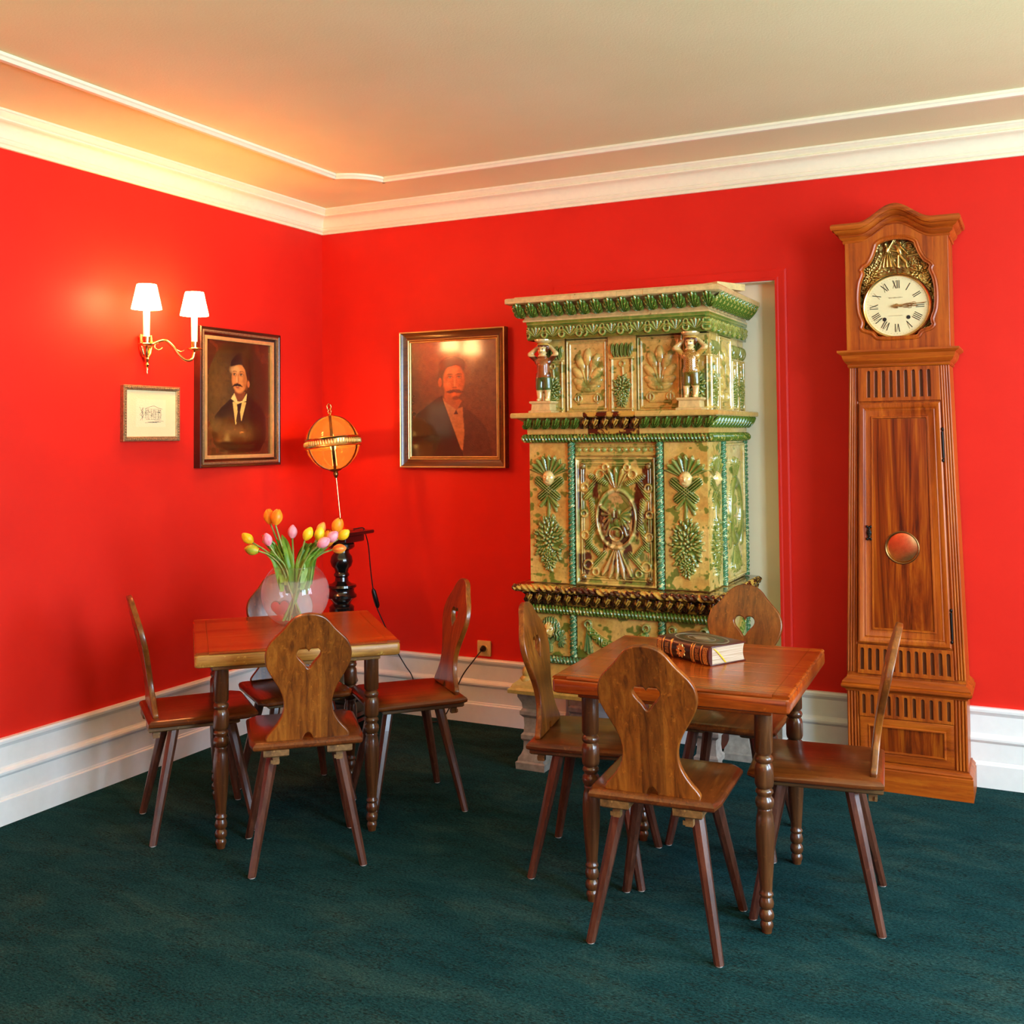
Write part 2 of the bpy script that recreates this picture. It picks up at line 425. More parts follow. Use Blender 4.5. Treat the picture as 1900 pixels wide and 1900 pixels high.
    plain('iron', S(24, 20, 18), 0.45, 0.6)
    plain('brass', (0.86, 0.55, 0.20, 1), 0.22, 1.0, var=0.12, scale=60)
    plain('brass_dark', (0.30, 0.17, 0.06, 1), 0.30, 1.0, var=0.2, scale=60)
    plain('gilt', (0.88, 0.62, 0.20, 1), 0.30, 0.6, var=0.1)
    plain('gilt_dull', (0.42, 0.30, 0.14, 1), 0.42, 0.8, var=0.3, scale=120)
    plain('dial_enamel', S(228, 212, 160), 0.25, coat=0.3, var=0.02)
    plain('dial_ink', S(26, 20, 16), 0.5)
    plain('dial_script', S(150, 128, 92), 0.5)
    plain('hand_gold', (0.55, 0.32, 0.12, 1), 0.35, 0.9)
    plain('paper', S(236, 226, 186), 0.7, var=0.03)
    plain('mount_paper', S(228, 214, 168), 0.7, var=0.02)
    plain('leather', S(74, 26, 14), 0.35, coat=0.3, var=0.2, scale=80)
    plain('leather_dark', S(28, 16, 16), 0.35, coat=0.3, var=0.2, scale=80)
    plain('book_gold', (0.85, 0.50, 0.14, 1), 0.35, 0.85, var=0.3, scale=300)
    plain('book_silver', S(150, 142, 116), 0.4, 0.3, var=0.1)
    plain('ribbon', S(245, 185, 20), 0.6)
    plain('outlet_plastic', S(226, 190, 120), 0.35)
    plain('cord_plastic', S(20, 14, 12), 0.4)
    plain('glide', S(205, 195, 185), 0.35)
    plain('stone', S(150, 138, 126), 0.75, var=0.22, scale=40)
    plain('candle_white', S(250, 240, 210), 0.4)
    # book page block
    m, nt, b = newmat('page_block')
    n = noise(nt, coords(nt, (2, 2, 160)), 3.0, 3)
    nt.links.new(ramp(nt, n, [(0.35, S(168, 140, 110)), (0.65, S(214, 192, 166))]), b.inputs['Base Color']); b.inputs['Roughness'].default_value = 0.7
    # stove glaze: colour from the moulded relief, broken by glaze pooling
    m, nt, b = newmat('glaze_relief')
    a = nt.nodes.new('ShaderNodeVertexColor'); a.layer_name = 'Col'
    n = noise(nt, coords(nt), 34, 5, 0.6)
    g = ramp(nt, n, [(0.3, (0.66, 0.66, 0.60, 1)), (0.62, (1.12, 1.10, 1.05, 1))])
    c0 = mixc(nt, 0.85, a.outputs[0], g, 'MULTIPLY')
    sp = ramp(nt, noise(nt, coords(nt), 75, 5, 0.7), [(0.60, (0, 0, 0, 1)), (0.67, (0.7, 0.7, 0.7, 1))])        # flecks of manganese and copper in the glaze
    c0 = mixc(nt, sp, c0, S(92, 84, 30))
    nt.links.new(c0, b.inputs['Base Color'])
    b.inputs['Roughness'].default_value = 0.16; b.inputs['Coat Weight'].default_value = 0.5; b.inputs['Coat Roughness'].default_value = 0.08
    bump(nt, b, noise(nt, coords(nt), 60, 4), 0.12, 0.004)
    def glaze(name, base, spots, amount, sc=16):
        m, nt, b = newmat(name)
        n = noise(nt, coords(nt), sc, 4, 0.55, 0.5)
        n2 = noise(nt, coords(nt), 45, 4, 0.6)
        bc = ramp(nt, n2, [(0.3, tuple(x * 0.72 for x in base[:3]) + (1,)), (0.65, base)])
        f = ramp(nt, n, [(amount, (0, 0, 0, 1)), (amount + 0.05, (1, 1, 1, 1))])
        nt.links.new(mixc(nt, f, bc, spots), b.inputs['Base Color'])
        b.inputs['Roughness'].default_value = 0.17; b.inputs['Coat Weight'].default_value = 0.5; b.inputs['Coat Roughness'].default_value = 0.08
        bump(nt, b, n2, 0.15, 0.004)
    glaze('glaze_ochre', S(214, 176, 92), S(92, 128, 44), 0.66)
    glaze('glaze_green', S(84, 112, 34), S(176, 160, 72), 0.56, 60)
    glaze('glaze_teal', S(70, 122, 78), S(190, 200, 140), 0.56, 70)
    glaze('glaze_brown', S(74, 34, 14), S(196, 152, 62), 0.50, 26)
    glaze('glaze_cream', S(222, 190, 122), S(150, 104, 52), 0.68, 30)
    glaze('glaze_body', S(196, 160, 84), S(92, 128, 44), 0.63, 12)
    # painted canvas and brass relief: colour from the painting
    for nm, ro, me_ in (('canvas', 0.22, 0.0), ('brass_relief', 0.30, 0.9)):
        m, nt, b = newmat(nm)
        a = nt.nodes.new('ShaderNodeVertexColor'); a.layer_name = 'Col'
        nt.links.new(a.outputs[0], b.inputs['Base Color']); b.inputs['Roughness'].default_value = ro; b.inputs['Metallic'].default_value = me_
        if nm == 'canvas':
            b.inputs['Coat Weight'].default_value = 1.0; b.inputs['Coat Roughness'].default_value = 0.10
            bump(nt, b, noise(nt, coords(nt), 140, 4, 0.65), 0.35, 0.004)
    # lamp shades and bulbs
    def emit(name, col, s):
        m, nt, b = newmat(name)
        b.inputs['Base Color'].default_value = col; b.inputs['Emission Color'].default_value = col; b.inputs['Emission Strength'].default_value = s
        b.inputs['Roughness'].default_value = 0.6
    emit('lit_shade', (1.0, 0.52, 0.19, 1), 62.0)
    emit('lit_candle', (1.0, 0.82, 0.52, 1), 0.9)
    emit('lit_bulb', (1.0, 0.74, 0.36, 1), 14.0)
    emit('lit_globe_bulb', (1.0, 0.62, 0.22, 1), 9.0)
    # glass: clear pane body that lets light through, with a sheen
    def glass(name, tint, haze, hazecol, gloss=0.1):
        m = bpy.data.materials.new(name); m.use_nodes = True; nt = m.node_tree; MATS[name] = m
        for n in list(nt.nodes): nt.nodes.remove(n)
        out = nt.nodes.new('ShaderNodeOutputMaterial'); tr = nt.nodes.new('ShaderNodeBsdfTransparent'); tr.inputs[0].default_value = tint
        gl = nt.nodes.new('ShaderNodeBsdfGlossy'); gl.inputs['Roughness'].default_value = 0.03
        tl = nt.nodes.new('ShaderNodeBsdfTranslucent'); tl.inputs[0].default_value = hazecol
        df = nt.nodes.new('ShaderNodeBsdfDiffuse'); df.inputs[0].default_value = hazecol
        hz = nt.nodes.new('ShaderNodeMixShader'); hz.inputs[0].default_value = 0.5; nt.links.new(tl.outputs[0], hz.inputs[1]); nt.links.new(df.outputs[0], hz.inputs[2])
        m1 = nt.nodes.new('ShaderNodeMixShader'); nt.links.new(tr.outputs[0], m1.inputs[1]); nt.links.new(hz.outputs[0], m1.inputs[2])
        if isinstance(haze, float): m1.inputs[0].default_value = haze
        else: nt.links.new(haze(nt), m1.inputs[0])
        lf = nt.nodes.new('ShaderNodeLayerWeight'); lf.inputs[0].default_value = 0.5
        pw = nt.nodes.new('ShaderNodeMath'); pw.operation = 'POWER'; pw.inputs[1].default_value = 3.5; nt.links.new(lf.outputs['Facing'], pw.inputs[0])
        lw = nt.nodes.new('ShaderNodeMath'); lw.operation = 'MULTIPLY_ADD'; lw.inputs[1].default_value = 0.45; lw.inputs[2].default_value = 0.035; nt.links.new(pw.outputs[0], lw.inputs[0])
        m2 = nt.nodes.new('ShaderNodeMixShader'); nt.links.new(lw.outputs[0], m2.inputs[0]); nt.links.new(m1.outputs[0], m2.inputs[1]); nt.links.new(gl.outputs[0], m2.inputs[2])
        nt.links.new(m2.outputs[0], out.inputs[0])
    glass('amber_glass', (1.0, 0.84, 0.50, 1), 0.13, (1.0, 0.50, 0.12, 1))
    def frost(nt):      # frosted below a wavy line round the vase, clear at the neck
        tc = nt.nodes.new('ShaderNodeTexCoord'); sx = nt.nodes.new('ShaderNodeSeparateXYZ'); nt.links.new(tc.outputs['Object'], sx.inputs[0])
        n = noise(nt, coords(nt), 9, 2)
        ma = nt.nodes.new('ShaderNodeMath'); ma.operation = 'MULTIPLY_ADD'; ma.inputs[1].default_value = 0.05
        nt.links.new(n, ma.inputs[0]); nt.links.new(sx.outputs[2], ma.inputs[2])
        return ramp(nt, ma.outputs[0], [(0.045, (0.10, 0.10, 0.10, 1)), (0.075, (0.23, 0.23, 0.23, 1)), (0.205, (0.23, 0.23, 0.23, 1)), (0.212, (0.03, 0.03, 0.03, 1))])
    glass('frosted_glass', (1.0, 0.98, 0.97, 1), frost, (1.0, 0.94, 0.93, 1))
    glass('clear_glass', (0.97, 0.98, 0.97, 1), 0.02, (1, 1, 1, 1))
    # tulips
    def petal(name, a, b_):
        m, nt, b = newmat(name)
        n = noise(nt, coords(nt, (60, 60, 10)), 1.0, 3)
        nt.links.new(ramp(nt, n, [(0.35, a), (0.65, b_)]), b.inputs['Base Color']); b.inputs['Roughness'].default_value = 0.45
        try: b.inputs['Subsurface Weight'].default_value = 0.0
        except Exception: pass
    petal('tulip_yellow', S(250, 200, 20), S(255, 225, 40)); petal('tulip_orange', S(250, 130, 15), S(255, 180, 40))
    petal('tulip_pink', S(240, 120, 140), S(252, 180, 190)); petal('tulip_red', S(245, 90, 40), S(255, 190, 60))
    petal('tulip_blush', S(240, 120, 70), S(250, 205, 90)); petal('tulip_lime', S(235, 190, 30), S(150, 175, 50))
    petal('tulip_stem', S(120, 150, 60), S(168, 180, 96)); petal('tulip_leaf', S(88, 138, 30), S(136, 172, 58))
mk_materials()
M = MATS

# ================================================================== the room
NX0, NX1, NZ, ND = 1.51, 2.585, 2.205, 0.075        # niche behind the stove
struct(MB().box(0 - 0.15, RX + 0.15, RY - 0.15, 0.4, -0.1, 0).build('floor', M['carpet']))
struct(MB().box(0 - 0.15, RX + 0.15, RY - 0.15, 0.4, CZ, CZ + 0.1).build('ceiling', M['ceiling_plaster']))
struct(MB().box(-0.15, 0, RY, 0.0, 0, CZ).build('wall_left', M['red_paint']))
struct(MB().box(-0.15, NX0, 0, 0.35, 0, CZ).build('wall_back_left', M['red_paint'])); struct(MB().box(NX1, RX, 0, 0.35, 0, CZ).build('wall_back_right', M['red_paint'])); struct(MB().box(NX0, NX1, 0, 0.35, NZ, CZ).build('wall_back_top', M['red_paint']))
struct(MB().box(NX0 + 0.004, NX1 - 0.004, ND, ND + 0.02, 0, NZ - 0.004).build('wall_niche', M['niche_plaster']))
struct(MB().box(NX0, NX0 + 0.004, 0.001, ND + 0.02, 0, NZ).build('wall_niche_left', M['niche_plaster'])); struct(MB().box(NX1 - 0.004, NX1, 0.001, ND + 0.02, 0, NZ).build('wall_niche_right', M['niche_plaster'])); struct(MB().box(NX0 + 0.004, NX1 - 0.004, 0.001, ND + 0.02, NZ - 0.004, NZ).build('wall_niche_top', M['niche_plaster']))
# thin raised surround of the niche, painted with the wall
sur = MB().sweep([(NX0, 0.33), (NX0, NZ), (NX1, NZ), (NX1, 0.33)], [(-0.052, 0.0), (-0.052, 0.010), (-0.044, 0.014), (-0.016, 0.012), (-0.010, 0.016), (0.0, 0.016), (0.0, 0.0)], plane='xz')
struct(sur.build('trim_1', M['red_paint']))
# right and front walls with window openings (outside the picture)
def wall_with_windows(name, along, const, lo, hi, wins, z0, z1, sgn, mat):
    mb = MB(); cur = lo
    def seg(a, b_, za, zb):
        if along == 'y': mb.box(min(const, const + sgn * 0.15), max(const, const + sgn * 0.15), a, b_, za, zb)
        else: mb.box(a, b_, min(const, const + sgn * 0.15), max(const, const + sgn * 0.15), za, zb)
    for c, w in sorted(wins):
        seg(cur, c - w / 2, 0, CZ); seg(c - w / 2, c + w / 2, 0, z0); seg(c - w / 2, c + w / 2, z1, CZ); cur = c + w / 2
    seg(cur, hi, 0, CZ)
    return struct(mb.build(name, M[mat]))
wall_with_windows('wall_right', 'y', RX, RY, 0.0, WIN_R, 0.72, 2.70, 1, 'cream_wall')
wall_with_windows('wall_front', 'x', RY, -0.15, RX + 0.15, [(3.9, 1.35)], 0.72, 2.70, -1, 'red_paint')
def window(n, loc, rz, w):
    t = bpy.data.objects.new('window_%d' % n, None); COL.objects.link(t); t.location = loc; t.rotation_euler = (0, 0, rz); struct(t)
    f = MB().sweep([(-w / 2, 0), (w / 2, 0), (w / 2, 1.98), (-w / 2, 1.98)], [(-0.06, 0.0), (-0.06, 0.05), (0, 0.05), (0, 0)], closed=True, plane='xz')
    f.build('window_frame', M['white_trim'], t)
    MB().box(-0.035, 0.035, -0.045, 0.0, 0.06, 1.92).build('mullion', M['white_trim'], t)
    for z in (0.70, 1.34): MB().box(-w / 2 + 0.06, w / 2 - 0.06, -0.035, -0.005, z - 0.012, z + 0.012).build('glazing_bar', M['white_trim'], t)
window(1, (RX + 0.11, WIN_R[0][0], 0.72), -PI / 2, WIN_R[0][1]); window(2, (RX + 0.11, WIN_R[1][0], 0.72), -PI / 2, WIN_R[1][1]); window(3, (3.9, RY - 0.11, 0.72), PI, 1.35)
# cornice, one run for each wall
corn = [(0, 2.655), (0.014, 2.655), (0.017, 2.664), (0.014, 2.668), (0.022, 2.672), (0.026, 2.680), (0.024, 2.687), (0.028, 2.690)]
corn += [(0.028 + 0.040 * (1 - math.cos(k / 6 * PI / 2)), 2.690 + 0.050 * math.sin(k / 6 * PI / 2)) for k in range(1, 7)]
corn += [(0.075, 2.742), (0.081, 2.746), (0.081, 2.752), (0.074, 2.756), (0.080, 2.760), (0.090, 2.768), (0.094, 2.774), (0.098, 2.776), (0.098, CZ), (0, CZ)]
CP = [(0, RY), (0, 0), (RX, 0), (RX, RY), (0, RY)]
for k, nm in enumerate(('trim_2', 'trim_3', 'trim_4', 'trim_5')):
    struct(MB().sweep(CP, corn, segs=[k], capends=False).build(nm, M['cream_trim'], smooth=True, angle=25))
# flat rail on the ceiling with a scooped corner
rp = [(0.0, CZ), (0.0, CZ - 0.012), (0.006, CZ - 0.017), (0.020, CZ - 0.017), (0.026, CZ - 0.024), (0.044, CZ - 0.024), (0.050, CZ - 0.014), (0.056, CZ - 0.010), (0.056, CZ)]
RLx, RLy, RR = 0.56, -0.492, 0.172
def scoop(cx, cy, a0, a1): return [(cx + RR * math.cos(math.radians(a0 + (a1 - a0) * k / 14)), cy + RR * math.sin(math.radians(a0 + (a1 - a0) * k / 14))) for k in range(15)]
rail = [(RLx, RY + 0.7)] + scoop(RLx, RLy, -90, 0) + [(RX - 0.56, RLy)]
struct(MB().sweep(rail, rp).build('trim_6', M['cream_trim'], smooth=True, angle=25))
# baseboards
base = [(0, 0), (0.036, 0), (0.036, 0.094), (0.033, 0.098), (0.029, 0.099), (0.029, 0.104), (0.026, 0.108), (0.025, 0.184), (0.030, 0.188), (0.034, 0.196), (0.034, 0.204), (0.029, 0.212), (0.022, 0.216), (0.018, 0.222), (0.016, 0.296), (0.020, 0.304), (0.026, 0.312), (0.027, 0.322), (0.022, 0.330), (0, 0.330)]
struct(MB().sweep([(0, RY), (0, 0), (NX0, 0)], base, segs=[0], capends=False).build('baseboard_left', M['white_trim'], smooth=True, angle=25))
bb = MB().sweep([(0, RY), (0, 0), (NX0, 0)], base, segs=[1], capends=True)
bb.sweep([(NX1, 0), (RX, 0)], base)
struct(bb.build('baseboard_back', M['white_trim'], smooth=True, angle=25))
struct(MB().sweep([(NX0 + 0.004, ND), (NX1 - 0.004, ND)], [(d * 0.7, z) for d, z in base]).build('baseboard_niche', M['white_trim'], smooth=True, angle=25))

# ================================================================== tables
LEGP = [(0.0275, 0.680), (0.0275, 0.560), (0.024, 0.556), (0.021, 0.551), (0.026, 0.546), (0.0285, 0.538), (0.026, 0.530), (0.022, 0.526), (0.0265, 0.518), (0.0285, 0.505), (0.0285, 0.462),
        (0.026, 0.452), (0.021, 0.447), (0.026, 0.441), (0.027, 0.434), (0.022, 0.427), (0.021, 0.422), (0.027, 0.414), (0.0285, 0.402), (0.026, 0.390), (0.021, 0.384), (0.023, 0.378), (0.0215, 0.372), (0.025, 0.358),
        (0.028, 0.330), (0.0285, 0.305), (0.0265, 0.250), (0.0225, 0.190), (0.0185, 0.140), (0.0175, 0.126), (0.021, 0.122), (0.0215, 0.116), (0.017, 0.110), (0.0205, 0.100), (0.0225, 0.090), (0.0205, 0.079), (0.0145, 0.073),
        (0.0205, 0.064), (0.0225, 0.054), (0.0205, 0.043), (0.0145, 0.037), (0.0190, 0.029), (0.0195, 0.020), (0.0160, 0.011), (0.0145, 0.000)][::-1]
leg_me = MB().lathe(LEGP, 24).mesh('leg', M['table_leg_wood'], True, 50)
def rounded(hw, hd, r, n=4):
    out = []
    for cx, cy, a0 in ((hw - r, hd - r, 0), (-hw + r, hd - r, 90), (-hw + r, -hd + r, 180), (hw - r, -hd + r, 270)):
        for k in range(n + 1):
            a = math.radians(a0 + 90 * k / n); out.append((cx + r * math.cos(a), cy + r * math.sin(a)))
    return out
def slab(hw, hd, z0, z1, r, edge):
    """board with rounded corners and eased edges"""
    L = []
    for z, i in ((z0, edge), (z0 + edge * 0.4, edge * 0.3), (z0 + edge, 0), (z1 - edge, 0), (z1 - edge * 0.4, edge * 0.3), (z1, edge)):
        L.append([(x * (hw - i) / hw, y * (hd - i) / hd, z) for x, y in rounded(hw, hd, r)])
    return MB().rings(L)
def make_table(label, loc, rz, rimmat='table_wood'):
    t = thing('square_table', label, 'table', loc, rz, 'square tables with turned legs')
    H = 0.372; TZ = 0.728
    # boards of the top between two edge strips
    xs = [-H + 0.055, -H + 0.21, -0.055, 0.095, H - 0.20, H - 0.055]
    ys = [-H + 0.012, -0.19, 0.0, 0.185, H - 0.012]
    for i in range(4):
        MB().box(-H + 0.050, H - 0.050, ys[i] + (0.0004 if i else 0), ys[i + 1] - (0.0004 if i < 3 else 0), TZ - 0.008, TZ).build('plank', M['table_wood'], t)
    rim = slab(H, H, TZ - 0.055, TZ - 0.0080, 0.012, 0.008); rim.build('tabletop', M[rimmat], t, True, 30)
    for s in (-1, 1):
        b_ = MB().sweep([(s * (H - 0.0005), -H + 0.006), (s * (H - 0.0005), H - 0.006)] if s < 0 else [(s * (H - 0.0005), H - 0.006), (s * (H - 0.0005), -H + 0.006)],
                        [(0.0, TZ - 0.0085), (0.0, TZ - 0.005), (0.004, TZ - 0.001), (0.008, TZ), (0.0485, TZ), (0.0485, TZ - 0.0085)])
        b_.build('edge_strip', M['table_wood'], t)
        MB().sweep([(-H + 0.05, s * (H - 0.0005)), (H - 0.05, s * (H - 0.0005))] if s > 0 else [(H - 0.05, s * (H - 0.0005)), (-H + 0.05, s * (H - 0.0005))],
                   [(0.0, TZ - 0.0085), (0.0, TZ - 0.005), (0.004, TZ - 0.001), (0.0115, TZ), (0.0115, TZ - 0.0085)]).build('edge_strip', M['table_wood'], t)
    ap = MB().sweep([(-H + 0.065, -H + 0.065), (-H + 0.065, H - 0.065), (H - 0.065, H - 0.065), (H - 0.065, -H + 0.065)], [(0, TZ - 0.055), (0, TZ - 0.076), (0.006, TZ - 0.080), (0.09, TZ - 0.080), (0.09, TZ - 0.055)], closed=True)
    ap.build('apron', M[rimmat], t)
    for sx in (-1, 1):
        for sy in (-1, 1): put('leg', leg_me, t, (sx * 0.277, sy * 0.277, 0), (0, 0, random.random()))
    return t
for o_ in (leg_me,): o_.transform(Matrix.Scale(0.650 / 0.680, 4, (0, 0, 1)))
make_table('square wooden table holding the glass vase of tulips', (0.968, -1.516, 0), math.radians(43.5), 'table_edge_worn')
make_table('square wooden table with the thick leather book lying on it', (2.612, -1.447, 0), math.radians(2.4))

# ================================================================== chairs
def chair_meshes():
    out = {}
    # back board: outline with a heart cut through it
    hw = [(0, .141), (0.022, .143), (0.055, .134), (0.10, .116), (.15, .100), (.21, .087), (.28, .0825), (.35, .0875), (.42, .1005), (.49, .1185), (.55, .1335), (.60, .1430), (.645, .147), (.69, .1465), (.74, .1405), (.784, .129), (.823, .1125), (.87, .0915), (.90, .0800), (.938, .0665), (.970, .0500), (.988, .0330), (.997, .0160), (1.0, 0)]
    Lb = 0.452
    sp = spline([(w, 0, t * Lb) for t, w in hw], 3)
    right = [(p.x, p.z) for p in sp]
    notch = [(-0.017, 0), (-0.015, 0.010), (-0.008, 0.021), (0, 0.024), (0.008, 0.021), (0.015, 0.010), (0.017, 0)]
    outline = right + [(-x, z) for x, z in right[::-1][1:]] + notch
    hz = 0.299
    half = [(0, 0.016), (0.006, 0.025), (0.017, 0.030), (0.030, 0.028), (0.039, 0.018), (0.040, 0.006), (0.033, -0.007), (0.021, -0.020), (0.012, -0.031), (0.006, -0.041), (0.0, -0.045)]
    hs = [(p.x, p.z) for p in spline([(x, 0, z) for x, z in half], 2)]
    heart = [(x, hz + z) for x, z in hs] + [(-x, hz + z) for x, z in hs[::-1][1:-1]]
    me = shape([outline, heart], 0.021, 0.004, 2)
    bm = bmesh.new(); bm.from_mesh(me)
    for k in range(1, 16):
        g = list(bm.verts) + list(bm.edges) + list(bm.faces)
        bmesh.ops.bisect_plane(bm, geom=g, plane_co=(0, 0, Lb * k / 16), plane_no=(0, 0, 1))
    bm.to_mesh(me); bm.free()
    a = math.radians(11.0)
    for v in me.vertices:
        z = v.co.z; y = v.co.y
        bend = 0.012 * math.sin(z / Lb * PI)                       # gentle curve of the board
        v.co.y = y * math.cos(a) - z * math.sin(a) + bend; v.co.z = z * math.cos(a) + y * math.sin(a)
    me.name = 'backrest'; finish(me, M['chair_back_wood'], True, 40); out['backrest'] = me
    # seat: slightly wider at the front, front corners cut, edges eased
    pts = [(-0.186, -0.203), (0.186, -0.203), (0.196, -0.150), (0.200, 0.165), (0.172, 0.200), (-0.172, 0.200), (-0.200, 0.165), (-0.196, -0.150)]
    L = []
    for z, i in ((0.425, 0.008), (0.429, 0.002), (0.433, 0), (0.440, 0), (0.446, 0.004), (0.4515, 0.014)):
        L.append([(x * (1 - i / 0.2), y * (1 - i / 0.2), z) for x, y in pts])
    out['seat'] = MB().rings(L).mesh('seat', M['chair_seat_wood'], True, 30)
    b = MB(); b.rings([[(-0.043 + i, -0.200 + i, z), (0.043 - i, -0.200 + i, z), (0.043 - i, 0.135 - i, z), (-0.043 + i, 0.135 - i, z)] for z, i in ((0.401, 0.006), (0.406, 0), (0.424, 0), (0.4252, 0))])
    out['batten'] = b.mesh('batten', M['batten_wood'], True, 30)
    g = MB(); g.box(-0.011, 0.011, -0.012, 0.012, 0.372, 0.402); g.box(-0.018, 0.012, -0.0135, -0.006, 0.376, 0.388)
    out['wedge'] = g.mesh('wedge', M['batten_wood'])
    # eight-sided tapering legs; top under the seat, foot splayed out
    def leg(sx, sy):
        top = Vector((sx * 0.113, sy * 0.105, 0.404)); ft = Vector((sx * 0.189, sy * 0.187, 0.004)); L = []
        for k in range(7):
            t = k / 6; c = ft.lerp(top, t); r = 0.0145 + 0.0065 * min(1, t * 1.15)
            L.append([(c.x + r * math.cos(PI / 8 + PI / 4 * j), c.y + r * math.sin(PI / 8 + PI / 4 * j), c.z) for j in range(8)])
        return MB().rings(L).mesh('leg', M['chair_leg_wood'], False)
    out['legs'] = [(sx, sy, leg(sx, sy)) for sx in (-1, 1) for sy in (-1, 1)]
    out['glide'] = MB().lathe([(0.0105, 0.0), (0.012, 0.002), (0.012, 0.0045)], 12).mesh('foot_glide', M['glide'])
    return out
CM = chair_meshes()
def make_chair(label, x, y, facing, group):
    t = thing('heart_chair', label, 'chair', (x, y, 0), math.radians(facing - 90), group)
    put('seat', CM['seat'], t); put('backrest', CM['backrest'], t, (0, -0.172, 0.4515))
    for s in (-1, 1):
        bt = put('batten', CM['batten'], t, (s * 0.108, 0, 0)); put('wedge', CM['wedge'], bt, (0, -0.168, 0))
    for sx, sy, me in CM['legs']:
        l = put('leg', me, t); put('foot_glide', CM['glide'], l, (sx * 0.189, sy * 0.187, 0))
    return t
GL, GR = 'heart chairs round the tulip table', 'heart chairs round the book table'
make_chair('heart-cut chair in front of the tulip table, back towards the viewer', 1.252, -1.802, 132, GL)
make_chair('heart-cut chair left of the tulip table, backrest seen edge-on near the white baseboard', 0.690, -1.738, 51, GL)
make_chair('heart-cut chair right of the tulip table, reddish back beside the wall socket', 1.315, -1.208, 227.5, GL)
make_chair('heart-cut chair behind the tulip table, backrest half hidden by the round vase', 0.838, -1.325, 325, GL)
make_chair('heart-cut chair nearest the viewer, in front of the book table', 2.625, -1.800, 94, GR)
make_chair('heart-cut chair right of the book table, back edge-on before the tall clock', 3.006, -1.436, 187, GR)
make_chair('heart-cut chair left of the book table, turned sideways before the stove', 2.247, -1.445, 10, GR)
make_chair('heart-cut chair behind the book table with its heart facing the viewer', 2.612, -1.000, 270, GR)
# ================================================================== tiled stove
OCH, GRN, DGR, TEAL, BRN, CRM, ORG = (206, 174, 90), (82, 112, 36), (50, 74, 24), (72, 126, 78), (66, 24, 12), (226, 196, 128), (190, 112, 40)
def ground(U, V, seed, amt=0.70, base=OCH, spot=GRN, sc=22):
    """ochre glaze, uneven, with green splashes"""
    C = flat(U, base); n = fbm(U * 9 + seed, V * 9, seed, 4)
    C = lay(C, np.clip((n - 0.52) * 4, 0, 0.55), (222, 186, 110)); C = lay(C, np.clip((0.45 - n) * 4, 0, 0.5), (184, 126, 52))
    s = fbm(U * sc + 7.3 * seed, V * sc, seed + 11, 3)
    return lay(C, np.clip((s - amt) * 16, 0, 0.85), spot)
def paint(C, H, col, dark=None, k=1.0):
    m = np.clip(H * 6 * k, 0, 1); C = lay(C, m, col)
    if dark is not None: C = lay(C, np.clip(m * (1 - np.clip(H * 1.5, 0, 1)) * 0.7, 0, 1), dark)
    return C
def bunch(U, V, cx, cy, rx, ry, seed=3, sc=110):
    """hanging bunch of small overlapping leaves, berries in the middle"""
    rn = np.random.RandomState(seed + 50); out = 0.30 * np.clip(dome(U, V, cx, cy, rx * 0.9, ry * 0.92) * 2, 0, 1); n = 90 if rx > 0.05 else 46
    for k in range(n):
        r_ = math.sqrt((k + 0.5) / n); a = k * 2.39996 + rn.uniform(-.2, .2); x = cx + rx * r_ * math.cos(a) * 0.96; y = cy + ry * r_ * math.sin(a) * 0.96
        s_ = 0.0115 * (1.0 if rx > 0.05 else 0.72) * rn.uniform(0.8, 1.25); ang = math.atan2(y - cy, (x - cx) * 1.4) if r_ > 0.35 else rn.uniform(0, 6)
        out = np.maximum(out, dome(U, V, x, y, s_ * (1.25 if r_ > 0.35 else 0.75), s_ * (0.62 if r_ > 0.35 else 0.75), ang) * (1.0 - 0.35 * r_))
    return out
def f_pilaster(seed, w=0.19, h=0.625, col=GRN, dk=DGR):
    def fn(U, V):
        C = ground(U, V, seed, 0.615, sc=30); H = np.zeros(U.shape); k = h / 0.625
        Vn = V / k; Un = U * 0.19 / w
        sh = fan(Un, Vn, 0, 0.468, 0.106, 1.22, 8, 0.14); H = np.maximum(H, sh * 0.016); C = paint(C, sh, col, dk)
        for s in (-1, 1):
            wg = bar(Un, Vn, s * -0.052, 0.455, s * 0.036, 0.385, 0.022) * (0.6 + 0.4 * np.cos((Un * s * 0.62 + Vn * 0.78) * 620))
            H = np.maximum(H, wg * 0.013); C = paint(C, wg, col, dk)
            tp = bar(Un, Vn, s * 0.006, 0.385, s * 0.040, 0.345, 0.010); H = np.maximum(H, tp * 0.010); C = paint(C, tp, col, dk)
        hd = dome(Un, Vn, 0, 0.468, 0.029, 0.034); H = np.maximum(H, hd * 0.026); C = paint(C, hd, CRM, (170, 110, 50))
        for ex in (-0.010, 0.010): H = H - 0.004 * dome(Un, Vn, ex, 0.474, 0.006, 0.004)
        H = H + 0.005 * dome(Un, Vn, 0, 0.466, 0.004, 0.008) - 0.003 * dome(Un, Vn, 0, 0.452, 0.009, 0.003)
        st = bar(Un, Vn, 0, 0.385, -0.004, 0.27, 0.009); H = np.maximum(H, st * 0.008); C = paint(C, st, col, dk)
        st = bar(Un, Vn, 0.006, 0.375, 0.034, 0.322, 0.009); H = np.maximum(H, st * 0.008); C = paint(C, st, col, dk)
        bu = np.maximum(bunch(Un, Vn, 0, 0.185, 0.074, 0.118, seed), bunch(Un, Vn, 0, 0.105, 0.036, 0.055, seed + 1)); H = np.maximum(H, bu * 0.018)
        C = paint(C, bu, col, dk); C = lay(C, np.clip(bu - 0.80, 0, 1) * 3, (150, 160, 70))
        return H, C
    return fn
